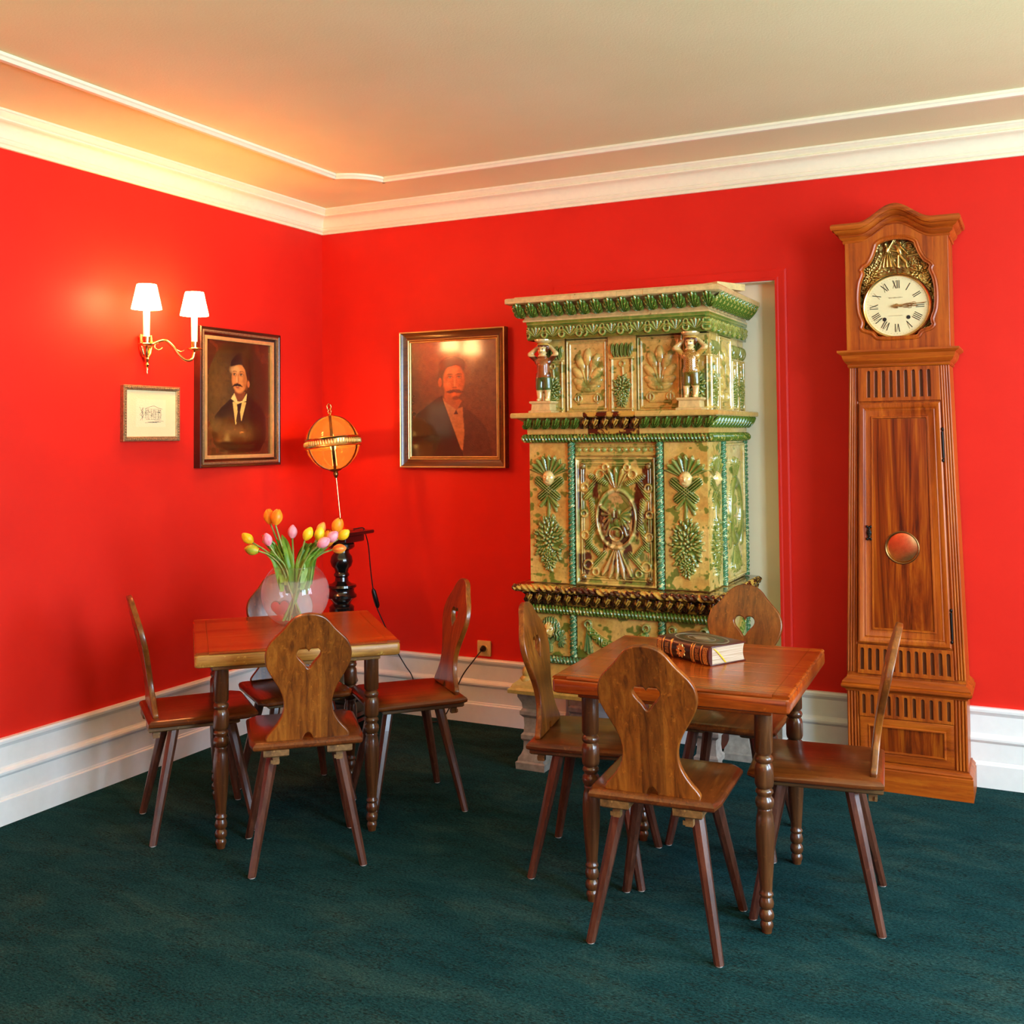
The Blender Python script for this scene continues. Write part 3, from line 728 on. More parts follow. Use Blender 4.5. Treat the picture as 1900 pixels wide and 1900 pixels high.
def f_panel(w=0.376, h=0.565):
    def fn(U, V):
        C = ground(U, V, 5, 0.67, sc=18); H = np.zeros(U.shape)
        for ins, ww, hh in ((0.006, 0.006, 0.010), (0.026, 0.005, 0.007), (0.036, 0.003, 0.005)):
            d = np.minimum(np.minimum(U + w / 2 - ins, w / 2 - ins - U), np.minimum(V - ins, h - ins - V))
            H = np.maximum(H, hh * np.sqrt(np.clip(1 - (d / ww) ** 2, 0, 1)))
        H = H + np.clip((0.02 - np.minimum(np.minimum(U + w / 2, w / 2 - U), np.minimum(V, h - V))) * 0.5, 0, 0.008)
        cx, cy = 0.004, 0.292
        dd = np.hypot((U - cx) / 0.088, (V - cy) / 0.124)
        H = H + 0.010 * np.clip((1 - dd) * 5, 0, 1) * (1 - 0.6 * np.clip((0.9 - dd) * 6, 0, 1))
        rg = ring(U, V, cx, cy, 0.090, 0.126, 0.008); H = np.maximum(H, rg * 0.017)
        C = lay(C, np.clip((1 - dd) * 8, 0, 0.75), (196, 150, 92)); C = paint(C, rg, CRM, ORG)
        for s in (-1, 1):     # spread wings, heraldic body inside the oval
            for k in range(5):
                b_ = bar(U, V, cx + s * 0.012, cy + 0.010 + k * 0.006, cx + s * (0.070 - 0.006 * k), cy + 0.050 - 0.030 * k, 0.010); H = np.maximum(H, b_ * 0.017)
                C = paint(C, b_ * 0.4, BRN if k % 2 else (140, 70, 30))
            for (x0, y0, x1, y1, t) in ((0.05, 0.155, 0.120, 0.185, .014), (0.10, 0.17, 0.145, 0.09, .012), (0.12, 0.08, 0.105, -0.04, .013), (0.11, -0.03, 0.140, -0.13, .012), (0.14, -0.10, 0.075, -0.17, .013), (0.06, -0.15, 0.115, -0.215, .012)):
                b_ = bar(U, V, cx + s * x0, cy + y0, cx + s * x1, cy + y1, t) * (0.72 + 0.28 * np.cos((U * s + V) * 520)); H = np.maximum(H, b_ * 0.015)
                C = paint(C, b_, (150, 150, 56) if y0 > 0 else (112, 132, 52), (150, 84, 30))
            for (x0, y0, r) in ((0.075, 0.195, .018), (0.148, 0.135, .016), (0.152, 0.02, .014), (0.148, -0.075, .016), (0.135, -0.205, .020), (0.100, -0.235, .014), (0.05, 0.225, .013)):
                b_ = ring(U, V, cx + s * x0, cy + y0, r, r, 0.006); H = np.maximum(H, b_ * 0.011); C = paint(C, b_, (206, 168, 84), (130, 90, 40))
        f1 = fan(U, V, cx, cy + 0.115, 0.115, 0.62, 4, 0.2); H = np.maximum(H, f1 * 0.020); C = paint(C, f1, (176, 134, 56), (110, 60, 24))
        f2 = fan(-U, -V, -cx, -(cy - 0.105), 0.165, 0.55, 5, 0.2); H = np.maximum(H, f2 * 0.020); C = paint(C, f2, (172, 128, 70), (104, 92, 36))
        for q in range(7):
            b_ = dome(U, V, cx + (q % 3 - 1) * 0.022, cy - 0.06 + (q // 3) * 0.045, 0.020, 0.026, q); H = np.maximum(H, b_ * 0.016); C = paint(C, b_ * 0.35, [(150, 110, 60), (120, 60, 26), (128, 128, 54)][q % 3])
        em = ring(U, V, cx, cy - 0.065, 0.030, 0.030, 0.006); H = np.maximum(H, em * 0.018)
        g = fbm(U * 22, V * 15, 31, 4); C = lay(C, np.clip((g - 0.55) * 12, 0, 0.85), GRN)
        br = fbm(U * 21 + 3, V * 10, 41, 4) + 0.12 * np.clip(1 - dd * 0.75, 0, 1)       # manganese runs
        C = lay(C, np.clip((br - 0.565) * 14, 0, 0.95), BRN)
        for sx in (-1, 1):
            for yy in (0.035, h - 0.040):
                b_ = dome(U, V, sx * (w / 2 - 0.034), yy, 0.013, 0.013); H = np.maximum(H, b_ * 0.014); C = paint(C, b_, BRN)
                dr = bar(U, V, sx * (w / 2 - 0.034), yy, sx * (w / 2 - 0.032), yy - 0.06, 0.013); C = lay(C, np.clip(dr * 2, 0, 0.8) * (V > 0.004), BRN)
        return H, C
    return fn
def f_palmette(seed, w=0.207, h=0.330):
    def fn(U, V):
        C = ground(U, V, seed, 0.64, sc=26); H = np.zeros(U.shape)
        for ins, ww, hh in ((0.005, 0.005, 0.009), (0.018, 0.004, 0.006)):
            d = np.minimum(np.minimum(U + w / 2 - ins, w / 2 - ins - U), np.minimum(V - ins, h - ins - V))
            H = np.maximum(H, hh * np.sqrt(np.clip(1 - (d / ww) ** 2, 0, 1)))
        for a, L in ((0, .165), (30, .160), (-30, .160), (55, .135), (-55, .135), (78, .105), (-78, .105), (100, .075), (-100, .075)):
            t = math.radians(a); ex, ey = math.sin(t), math.cos(t)
            tip = dome(U, V, ex * (L - 0.038) * 0.55, 0.118 + ey * (L - 0.038), 0.020, 0.034 + L * 0.05, -t * 0.8)
            stem = bar(U, V, 0, 0.110, ex * (L - 0.05) * 0.55, 0.118 + ey * (L - 0.05), 0.007)
            p = np.maximum(tip, stem * 0.7); H = np.maximum(H, p * 0.013)
            C = lay(C, np.clip((0.42 - np.abs(p - 0.30)) * 1.5, 0, 1) * (p > 0.03) * 0.55, (132, 92, 34)); C = lay(C, np.clip(p - 0.5, 0, 1) * 0.8, (216, 182, 100))
        gr = dome(U, V, 0, 0.120, 0.024, 0.045); C = lay(C, gr * 0.7, GRN); H = H + 0.005 * dome(U, V, 0, 0.100, 0.014, 0.010)
        d = np.maximum(np.abs(U) - 0.046, np.abs(V - 0.062) - 0.022); rr = np.minimum(np.abs(d), np.abs(np.hypot(np.abs(U) - 0.046, V - 0.062) - 0.016) + 0 * U)
        cr = np.sqrt(np.clip(1 - (rr / 0.004) ** 2, 0, 1)); H = np.maximum(H, cr * 0.007); C = lay(C, cr * 0.5, (136, 104, 44))
        return H, C
    return fn
def f_center(seed, w=0.13, h=0.330, bcol=GRN):
    def fn(U, V):
        C = ground(U, V, seed, 0.64, sc=26); H = np.zeros(U.shape)
        for s in (-1, 1):
            b_ = bar(U, V, s * 0.047, 0.0, s * 0.047, 0.232, 0.005); H = np.maximum(H, b_ * 0.008)
        b_ = bar(U, V, -0.052, 0.236, 0.052, 0.236, 0.005); H = np.maximum(H, b_ * 0.010)
        b_ = bar(U, V, -0.052, 0.012, 0.052, 0.012, 0.004); H = np.maximum(H, b_ * 0.008)
        for x in (-0.034, -0.017, 0, 0.017, 0.034):
            p = dome(U, V, x * 1.15, 0.272, 0.012, 0.032, -x * 6) * (0.7 + 0.3 * np.cos(U * 900)); H = np.maximum(H, p * 0.018); C = paint(C, p, bcol, DGR)
        r_ = ring(U, V, 0, 0.212, 0.012, 0.012, 0.004); H = np.maximum(H, r_ * 0.008); C = paint(C, r_ * 0.5, (176, 138, 60))
        b_ = bar(U, V, 0.002, 0.20, 0.006, 0.155, 0.005); H = np.maximum(H, b_ * 0.007)
        bu = np.maximum(bunch(U, V, 0, 0.105, 0.043, 0.058, seed, 130), bunch(U, V, -0.004, 0.055, 0.026, 0.036, seed + 2, 130)); H = np.maximum(H, bu * 0.018); C = paint(C, bu, bcol, DGR)
        C = lay(C, np.clip(bu - 0.8, 0, 1) * 3, (170, 170, 80))
        return H, C
    return fn
def f_frieze(w, h, seed=3):
    def fn(U, V):
        C = flat(U, (78, 118, 34)); n = fbm(U * 30, V * 30, seed, 3); C = lay(C, np.clip((n - 0.5) * 4, 0, 0.7), (122, 138, 50)); H = np.zeros(U.shape)
        Vn = V / h; per = 0.085; x = np.mod(U + w / 2, per) - per / 2
        sh = fan(x, V, 0, 0.012, 0.050, 1.25, 6, 0.12); H = np.maximum(H, sh * 0.012)
        for s in (-1, 1):
            r1 = ring(x, V, s * per * 0.5, 0.024, 0.013, 0.014, 0.005); r2 = ring(x, V, s * per * 0.5, 0.048, 0.009, 0.009, 0.004); H = np.maximum(H, np.maximum(r1, r2) * 0.009)
        H = np.maximum(H, np.clip((Vn - 0.80) * 20, 0, 1) * 0.006)
        top = np.clip(H * 90 - 0.45, 0, 1) * (Vn < 0.79); C = lay(C, top * 0.75, (176, 170, 84)); C = lay(C, np.clip(0.003 - H, 0, 1) * 160 * (Vn < 0.79), (38, 66, 20))
        return H, C
    return fn
def f_head(seed):
    def fn(U, V):
        C = ground(U, V, seed, 0.64); H = np.zeros(U.shape)
        hair = np.maximum(dome(U, V, 0, 0.128, 0.046, 0.044), np.maximum(dome(U, V, -0.034, 0.098, 0.020, 0.034), dome(U, V, 0.036, 0.098, 0.020, 0.034)))
        hair = hair * (0.75 + 0.25 * np.cos(U * 500 + np.sin(V * 200))); H = np.maximum(H, hair * 0.026); C = paint(C, hair, TEAL, DGR)
        f_ = dome(U, V, -0.002, 0.112, 0.029, 0.038); H = np.maximum(H, f_ * 0.034); C = paint(C, np.clip(f_ - 0.15, 0, 1), (214, 176, 96), (150, 110, 40))
        for ex in (-0.014, 0.010): q = dome(U, V, ex, 0.118, 0.007, 0.004); H = H - 0.004 * q; C = lay(C, q * 0.7, (110, 70, 30))
        H = H + 0.007 * dome(U, V, -0.002, 0.108, 0.005, 0.010) - 0.003 * dome(U, V, -0.002, 0.090, 0.010, 0.003)
        for (a, b_, c, d) in ((-0.022, 0.078, 0.0, 0.055), (0.022, 0.078, 0.0, 0.055), (0.0, 0.06, 0.002, 0.02)):
            q = bar(U, V, a, b_, c, d, 0.011); H = np.maximum(H, q * 0.014); C = paint(C, q, TEAL, DGR)
        q = bunch(U, V, 0.052, 0.075, 0.020, 0.034, seed); H = np.maximum(H, q * 0.014); C = paint(C, q, TEAL, DGR)
        return H, C
    return fn
def f_garland(w, seed=9):
    def fn(U, V):
        C = ground(U, V, seed, 0.64); H = np.zeros(U.shape); a = w * 0.36
        for s in (-1, 1):
            for dx, dy in ((-0.012, -0.10), (0.0, -0.11), (0.012, -0.105)):
                q = bar(U, V, s * a, 0.135, s * (a + dx * s * 1.2), 0.135 + dy, 0.009); H = np.maximum(H, q * 0.012); C = paint(C, q, TEAL, DGR)
            q = ring(U, V, s * a, 0.150, 0.014, 0.014, 0.006); H = np.maximum(H, q * 0.014); C = paint(C, q, TEAL, DGR)
        yc = 0.055 + (U / a) ** 2 * 0.075; d = np.clip(1 - ((V - yc) / 0.026) ** 2, 0, 1) * (np.abs(U) < a)
        b_ = np.abs(vnoise(U * 95, V * 95, seed) - 0.5) * 2; q = np.sqrt(d) * (0.55 + 0.45 * (1 - b_)); H = np.maximum(H, q * 0.018); C = paint(C, q, (78, 120, 40), DGR)
        return H, C
    return fn
def f_strip(w, seed):
    def fn(U, V):
        C = flat(U, (190, 160, 80)); H = np.zeros(U.shape); x = np.mod(U + w / 2, 0.030) - 0.015
        d = dome(x, V, 0, 0.028, 0.012, 0.010); H = np.maximum(H, d * 0.007); C = paint(C, d, (120, 150, 70), (84, 104, 44))
        for yy in (0.008, 0.044): H = np.maximum(H, 0.006 * bar(U, V, -w, yy, w, yy, 0.005))
        n = fbm(U * 40, V * 40, seed, 3); C = lay(C, np.clip((n - 0.62) * 10, 0, 0.7), GRN); return H, C
    return fn
def f_sidepanel(w, h):
    def fn(U, V):
        C = ground(U, V, 15, 0.66, base=(212, 188, 112)); H = np.zeros(U.shape); cx, cy = 0.0, h * 0.50
        d = np.minimum(np.minimum(U + w / 2 - 0.012, w / 2 - 0.012 - U), np.minimum(V - 0.012, h - 0.012 - V)); H = np.maximum(H, 0.010 * np.sqrt(np.clip(1 - (d / 0.007) ** 2, 0, 1)))
        r_ = ring(U, V, cx, cy, 0.085, 0.130, 0.020); H = np.maximum(H, r_ * 0.018); C = paint(C, r_, GRN, DGR)
        f1 = fan(U, V, cx, cy + 0.115, 0.13, 0.7, 5, 0.2); H = np.maximum(H, f1 * 0.018); C = paint(C, f1, GRN, DGR)
        f2 = fan(-U, -V, -cx, -(cy - 0.115), 0.17, 0.6, 5, 0.2); H = np.maximum(H, f2 * 0.018); C = paint(C, f2, GRN, DGR)
        for s in (-1, 1):
            q = bar(U, V, s * 0.10, cy - 0.15, s * 0.11, cy - 0.06, 0.018); H = np.maximum(H, q * 0.014); C = paint(C, q, GRN, DGR)
        for k in range(3):
            q = dome(U, V, 0, cy - 0.05 + k * 0.05, 0.03, 0.022); H = np.maximum(H, q * 0.010); C = paint(C, q * 0.4, (120, 140, 60))
        return H, C
    return fn
def rope(name, parent, p0, p1, r, turns, mat, bumps=2, nv=18, step=0.0026):
    a = Vector(p0); b_ = Vector(p1); L = (b_ - a).length; n = max(8, int(L / step)); t = (b_ - a) / L
    u = t.cross(Vector((0, 0, 1)) if abs(t.z) < 0.9 else Vector((1, 0, 0))).normalized(); w = t.cross(u); V_ = []; F_ = []
    for i in range(n + 1):
        s = i / n
        for k in range(nv):
            an = 2 * PI * k / nv; rr = r * (0.86 + 0.20 * math.cos(bumps * an - 2 * PI * turns * s * L)); q = a + t * (s * L) + u * (rr * math.cos(an)) + w * (rr * math.sin(an)); V_.append(q)
    for i in range(n):
        for k in range(nv): k2 = (k + 1) % nv; F_.append((i * nv + k, i * nv + k2, (i + 1) * nv + k2, (i + 1) * nv + k))
    F_.append(tuple(range(nv - 1, -1, -1))); F_.append(tuple(n * nv + k for k in range(nv)))
    return MB().add(V_, F_).build(name, M[mat], parent, True, 80)
def leaf_mesh(name, w, h, mat, lean=0.0, ribs=7, thick=0.015):
    V_ = []; F_ = []; nx, ny = 14, 14
    nx, ny = 36, 9
    for j in range(ny + 1):         # palmette: ribs spread from the foot to a scalloped egg outline
        s = 0.06 + 0.94 * j / ny
        for i in range(nx + 1):
            t = -1 + 2 * i / nx; ph = t * 1.30; lob = abs(math.cos(t * ribs * PI / 2)); R0 = h * (math.cos(ph * 0.98) ** 0.55) * (0.86 + 0.14 * lob)
            r = R0 * s; hgt = thick * (0.30 + 0.70 * math.sqrt(lob)) * math.sin(PI * (0.18 + 0.66 * s)) * (1 - 0.35 * abs(t))
            x = r * math.sin(ph) * w / h * 1.02; z = r * math.cos(ph) * 0.96 + 0.10 * h * (1 - s); V_.append((x + lean * z, -hgt, z))
    for j in range(ny):
        for i in range(nx): a = j * (nx + 1) + i; F_.append((a, a + 1, a + nx + 2, a + nx + 1))
    n0 = len(V_); rim = [i for i in range(nx + 1)] + [j * (nx + 1) + nx for j in range(1, ny + 1)] + [ny * (nx + 1) + i for i in range(nx - 1, -1, -1)] + [j * (nx + 1) for j in range(ny - 1, 0, -1)]
    V_ += [(V_[i][0], 0.004, V_[i][2]) for i in rim]; m = len(rim)
    F_ += [(rim[(i + 1) % m], rim[i], n0 + i, n0 + (i + 1) % m) for i in range(m)]
    return MB().add(V_, F_).mesh(name, M[mat], True, 60)
def blob(name, prims, colfn, parent, loc, voxel=0.0035):
    """one continuous modelled body from overlapping rounded volumes"""
    mb = MB()
    for p in prims:
        if p[0] == 'e': mb.ball(p[1], p[2], 16, 12)
        else: mb.tube([Vector(p[1]).lerp(Vector(p[2]), k / 6) for k in range(7)], p[3], 12, p[4]); mb.ball(p[1], p[3], 12, 8); mb.ball(p[2], p[4], 12, 8)
    me = bpy.data.meshes.new('tmp'); me.from_pydata(mb.v, [], mb.f); o = bpy.data.objects.new('tmp', me); COL.objects.link(o)
    md = o.modifiers.new('r', 'REMESH'); md.mode = 'VOXEL'; md.voxel_size = voxel
    ms = o.modifiers.new('s', 'SMOOTH'); ms.iterations = 2; ms.factor = 0.5
    dg = bpy.context.evaluated_depsgraph_get(); m2 = bpy.data.meshes.new_from_object(o.evaluated_get(dg)); bpy.data.objects.remove(o)
    at = m2.color_attributes.new('Col', 'FLOAT_COLOR', 'POINT')
    cols = []
    for v in m2.vertices: c = colfn(v.co); cols += [lin(c[0]), lin(c[1]), lin(c[2]), 1.0]
    at.data.foreach_set('color', cols); m2.name = name; finish(m2, M['glaze_relief'], True, 80)
    return put(name, m2, parent, loc)
def build_stove():
    t = thing('tiled_stove', 'tall green and ochre glazed tiled stove with moulded figures and leaves, standing before the niche', 'stove', (2.002, -0.58, 0))
    HB, DB = 0.415, 0.632
    # inner masonry bodies of the three tiers
    MB().box(-0.405, 0.405, 0.012, DB, 0.50, 0.74).build('lower_body', M['glaze_body'], t)
    MB().box(-0.405, 0.405, 0.012, DB, 0.83, 1.47).build('main_body', M['glaze_body'], t)
    MB().box(-0.385, 0.400, 0.070, DB, 1.59, 1.93).build('upper_body', M['glaze_body'], t)
    around = [(-HB, DB), (-HB, 0), (HB, 0), (HB, DB)]
    # feet
    fp = [(0, 0), (0.070, 0), (0.072, 0.030), (0.064, 0.036), (0.062, 0.050), (0.052, 0.064), (0.044, 0.085), (0.043, 0.120), (0.052, 0.132), (0.052, 0.150), (0.043, 0.160), (0.040, 0.190), (0.042, 0.225), (0.056, 0.240), (0.056, 0.255), (0.046, 0.266), (0.048, 0.290), (0.062, 0.318), (0.064, 0.338), (0, 0.338)]
    for x, y in ((-0.405, 0.02), (0.395, 0.02), (-0.40, 0.54), (0.395, 0.54)):
        L = [[(sx * d, sy * d, z) for sx, sy in ((-1, -1), (1, -1), (1, 1), (-1, 1))] for d, z in fp[1:-1]]
        MB().rings(L).build('foot', M['stone'], t, True, 30, (x, y, 0))
    # plinth
    pl = [(-0.30, 0.338), (0.070, 0.338), (0.082, 0.342), (0.084, 0.358), (0.072, 0.366), (0.066, 0.380), (0.040, 0.400), (0.022, 0.430), (0.016, 0.462), (0.010, 0.478), (-0.30, 0.478)]
    MB().sweep(around, pl).build('plinth', M['glaze_body'], t, True, 30)
    for sx in (-1, 1):     # scrolled corner knobs on the plinth
        sc = MB(); sc.ball((0, 0, 0.392), (0.036, 0.036, 0.026), 14, 8); sc.ball((0, 0.004, 0.425), (0.026, 0.026, 0.032), 14, 8); sc.build('corner_scroll', M['glaze_body'], t, True, 80, (sx * 0.430, -0.016, 0))
    # ropes
    for z, r, mat, tn in ((0.494, 0.017, 'glaze_teal', 62), (0.716, 0.020, 'glaze_green', 62), (1.480, 0.019, 'glaze_green', 62)):
        rope('rope_moulding', t, (-HB - 0.022, -0.012, z), (HB + 0.022, -0.012, z), r, tn, mat)
        for sx in (-1, 1): rope('rope_moulding', t, (sx * (HB + 0.014), -0.02, z), (sx * (HB + 0.014), DB - 0.02, z), r, tn, mat)
    for x in (-0.207, 0.203):
        rope('leaf_column', t, (x, -0.004, 0.832), (x, -0.004, 1.462), 0.0165, 52, 'glaze_teal', 3, 16, 0.0028)
        rope('leaf_column', t, (x, -0.004, 0.512), (x, -0.004, 0.700), 0.0165, 52, 'glaze_teal', 3, 16, 0.0028)
    for y in (0.225, 0.605):
        rope('leaf_column', t, (HB + 0.002, y, 0.832), (HB + 0.002, y, 1.462), 0.0165, 52, 'glaze_teal', 3, 16, 0.0028)
        rope('leaf_column', t, (HB + 0.002, y, 0.512), (HB + 0.002, y, 0.700), 0.0165, 52, 'glaze_teal', 3, 16, 0.0028)
    # relief tiles: lower tier
    relief('relief_tile', t, 0.190, 0.188, 96, 94, f_head(21), (-0.320, 0, 0.511))
    relief('relief_tile', t, 0.374, 0.188, 170, 86, f_garland(0.374), (-0.002, 0, 0.511))
    relief('relief_tile', t, 0.190, 0.188, 80, 80, f_garland(0.19, 27), (0.318, 0, 0.511))
    relief('relief_tile', t, 0.210, 0.188, 70, 70, f_head(29), (HB, 0.115, 0.511), PI / 2)
    relief('relief_tile', t, 0.360, 0.188, 100, 70, f_garland(0.36, 33), (HB, 0.415, 0.511), PI / 2)
    # main tier
    relief('relief_tile', t, 0.190, 0.625, 95, 310, f_pilaster(12), (-0.320, 0, 0.834))
    relief('relief_tile', t, 0.374, 0.562, 187, 281, f_panel(0.374, 0.562), (-0.002, 0.006, 0.834))
    for k, s in ((-1, 35), (1, 36)): relief('frieze_tile', t, 0.186, 0.056, 93, 28, f_strip(0.186, s), (-0.002 + k * 0.0935, 0.002, 1.400))
    relief('relief_tile', t, 0.190, 0.625, 95, 310, f_pilaster(18), (0.318, 0, 0.834))
    relief('relief_tile', t, 0.200, 0.625, 60, 260, f_pilaster(23, 0.200), (HB, 0.108, 0.834), PI / 2)
    relief('relief_tile', t, 0.355, 0.625, 100, 260, f_sidepanel(0.355, 0.625), (HB, 0.415, 0.834), PI / 2)
    # upper tier
    relief('relief_tile', t, 0.205, 0.330, 120, 180, f_palmette(44), (-0.150, 0.060, 1.596))
    relief('relief_tile', t, 0.130, 0.330, 80, 180, f_center(46), (0.0195, 0.046, 1.596))
    relief('relief_tile', t, 0.205, 0.330, 120, 180, f_palmette(48), (0.190, 0.060, 1.596))
    relief('relief_tile', t, 0.120, 0.330, 60, 150, f_center(51, 0.12), (-0.320, 0.055, 1.596))
    relief('relief_tile', t, 0.118, 0.330, 60, 150, f_center(53, 0.118), (0.355, 0.055, 1.596))
    relief('relief_tile', t, 0.130, 0.330, 50, 150, f_center(54, 0.13), (0.412, 0.125, 1.596), PI / 2)
    relief('relief_tile', t, 0.205, 0.330, 70, 150, f_palmette(55), (0.412, 0.295, 1.596), PI / 2)
    relief('relief_tile', t, 0.130, 0.330, 50, 150, f_center(57, 0.13), (0.412, 0.465, 1.596), PI / 2)
    relief('relief_tile', t, 0.098, 0.330, 40, 100, f_center(58, 0.098), (0.412, 0.581, 1.596), PI / 2)
    # frieze of shells
    for x0, x1 in ((-0.415, -0.135), (-0.134, 0.075), (0.076, 0.418)):
        w = x1 - x0; relief('frieze_tile', t, w, 0.084, int(w / 0.0018), 46, f_frieze(w, 0.084, int(x0 * 50)), ((x0 + x1) / 2, -0.010, 1.926), thick=0.06)
    for y0, y1 in ((-0.008, 0.31), (0.311, 0.63)):
        w = y1 - y0; relief('frieze_tile', t, w, 0.084, int(w / 0.004), 40, f_frieze(w, 0.084, 9), (0.428, (y0 + y1) / 2, 1.926), PI / 2, thick=0.06)
    relief('frieze_tile', t, 0.63, 0.084, 120, 30, f_frieze(0.63, 0.084, 13), (-0.418, 0.312, 1.926), -PI / 2, thick=0.06)
    # cornices: each built of a few moulded tiles
    def cornice(prof, cuts, mat, jog):
        n = len(cuts)
        segs = [[(-HB, DB), (-HB, 0), (cuts[0], 0)]] + [[(cuts[i] + 0.0012, 0), (cuts[i + 1], 0)] for i in range(n - 1)] + [[(cuts[-1] + 0.0012, 0), (HB, 0), (HB, DB)]]
        return [MB().sweep(s, [(d + (j if d > 0 else 0), z) for d, z in prof]).build('cornice_tile', M[mat if isinstance(mat, str) else mat[i]], t, True, 28) for i, (s, j) in enumerate(zip(segs, jog))]
    cove = lambda d0, z0, d1, z1, n=6: [(d0 + (d1 - d0) * (1 - math.cos(k / n * PI / 2)), z0 + (z1 - z0) * math.sin(k / n * PI / 2)) for k in range(n + 1)]
    top = [(-0.12, 2.010), (0.018, 2.010), (0.020, 2.016), (0.014, 2.024), (0.012, 2.028)] + cove(0.014, 2.030, 0.068, 2.086) + [(0.074, 2.088), (0.080, 2.092), (0.080, 2.110), (0.076, 2.115), (-0.12, 2.115)]
    tiles = cornice(top, [-0.170, 0.045, 0.165], 'glaze_cream', [0, 0.002, -0.001, 0.001])
    mid = [(-0.12, 1.497), (0.006, 1.497), (0.008, 1.520), (0.012, 1.524)] + cove(0.012, 1.526, 0.052, 1.570) + [(0.062, 1.572), (0.065, 1.577), (0.065, 1.590), (0.061, 1.595), (-0.12, 1.595)]
    tiles2 = cornice(mid, [-0.190, -0.125, 0.115], ['glaze_ochre', 'glaze_ochre', 'glaze_brown', 'glaze_ochre'], [0, 0.001, -0.001, 0.001])
    low = [(-0.10, 0.736), (0.006, 0.736), (0.010, 0.744)] + cove(0.012, 0.746, 0.050, 0.794) + [(0.060, 0.800), (0.062, 0.812), (0.058, 0.826), (-0.10, 0.834)]
    tiles3 = cornice(low, [-0.10, 0.12], 'glaze_brown', [0, 0.001, 0])
    rope('rope_moulding', t, (-HB - 0.060, -0.058, 0.812), (HB + 0.060, -0.058, 0.812), 0.0165, 34, 'glaze_brown', 3)
    rope('rope_moulding', t, (HB + 0.058, -0.06, 0.812), (HB + 0.058, DB - 0.02, 0.812), 0.0165, 34, 'glaze_brown', 3)
    lf = {k: leaf_mesh('leaf', 0.047, 0.096, k, 0, 7) for k in ('glaze_green',)}
    lm = {k: leaf_mesh('leaf', 0.036, 0.068, k, 0.42, 5) for k in ('glaze_green', 'glaze_brown')}
    def tile_at(tl, cuts, x):
        return tl[sum(1 for c in cuts if x > c)]
    for i in range(15):
        x = -0.440 + 0.880 * i / 14; put('leaf', lf['glaze_green'], tile_at(tiles, [-0.170, 0.045, 0.165], x), (x, -0.016, 2.024), (math.radians(43), 0, 0))
    for i in range(11):
        y = 0.0 + 0.60 * i / 10
        put('leaf', lf['glaze_green'], tiles[-1], (HB + 0.016, y, 2.024), (math.radians(43), 0, PI / 2)); put('leaf', lf['glaze_green'], tiles[0], (-HB - 0.016, y, 2.024), (math.radians(43), 0, -PI / 2))
    for i in range(19):
        x = -0.425 + 0.84 * i / 18; put('leaf', lm['glaze_brown' if -0.19 < x < 0.115 else 'glaze_green'], tile_at(tiles2, [-0.190, -0.125, 0.115], x), (x, -0.012, 1.518), (math.radians(36), 0, 0))
        put('leaf', lm['glaze_brown'], tile_at(tiles3, [-0.10, 0.12], x), (x, -0.013, 0.740), (math.radians(36), 0, 0))
    for i in range(13):
        y = 0.0 + 0.60 * i / 12
        put('leaf', lm['glaze_green'], tiles2[-1], (HB + 0.012, y, 1.518), (math.radians(36), 0, PI / 2)); put('leaf', lm['glaze_brown'], tiles3[-1], (HB + 0.013, y, 0.740), (math.radians(36), 0, PI / 2))
    # loose cover slabs on top
    MB().box(-0.46, 0.46, -0.05, 0.62, 2.116, 2.122).build('cover_slab', M['glaze_cream'], t)
    MB().prism([(0.16, 0.26), (0.44, 0.10), (0.52, 0.26), (0.26, 0.42)], 2.122, 2.150).build('cover_slab', M['glaze_cream'], t)
    # two standing figures carrying the frieze on their heads
    for k, x in enumerate((-0.345, 0.345)):
        base = MB(); base.rings([[(sx * d, sy * d * 0.8, z) for sx, sy in ((-1, -1), (1, -1), (1, 1), (-1, 1))] for d, z in ((0.056, 1.594), (0.056, 1.604), (0.046, 1.608), (0.044, 1.634), (0.053, 1.640), (0.053, 1.648))])
        base.build('figure_pedestal', M['glaze_cream'], t, True, 30, (x, 0.008, 0))
        pr = []
        for s in (-1, 1):
            pr += [('c', (s * 0.020, 0.002, 0.004), (s * 0.020, -0.018, 0.006), 0.010, 0.008), ('c', (s * 0.020, 0, 0.008), (s * 0.021, 0, 0.052), 0.011, 0.015), ('c', (s * 0.021, 0, 0.052), (s * 0.018, 0, 0.062), 0.016, 0.019),
                   ('c', (s * 0.018, 0, 0.062), (s * 0.016, 0, 0.105), 0.020, 0.022), ('c', (s * 0.034, 0.002, 0.188), (s * 0.066, -0.004, 0.215), 0.013, 0.0115), ('c', (s * 0.066, -0.004, 0.215), (s * 0.030, 0.012, 0.248), 0.0115, 0.009), ('e', (s * 0.026, 0.010, 0.252), (0.010, 0.008, 0.010))]
        pr += [('e', (0, 0, 0.118), (0.037, 0.026, 0.028)), ('c', (0, 0, 0.12), (0, -0.002, 0.165), 0.030, 0.030), ('e', (0, 0, 0.178), (0.042, 0.025, 0.024)), ('c', (0, 0, 0.19), (0, 0, 0.215), 0.014, 0.013),
               ('e', (0, -0.006, 0.232), (0.022, 0.025, 0.027)), ('e', (0, -0.031, 0.230), (0.0035, 0.005, 0.006)), ('e', (0, 0.006, 0.240), (0.026, 0.023, 0.022)), ('e', (0, -0.002, 0.258), (0.030, 0.030, 0.006)), ('e', (0, 0, 0.266), (0.022, 0.021, 0.010)), ('e', (0, -0.012, 0.203), (0.024, 0.014, 0.010))]
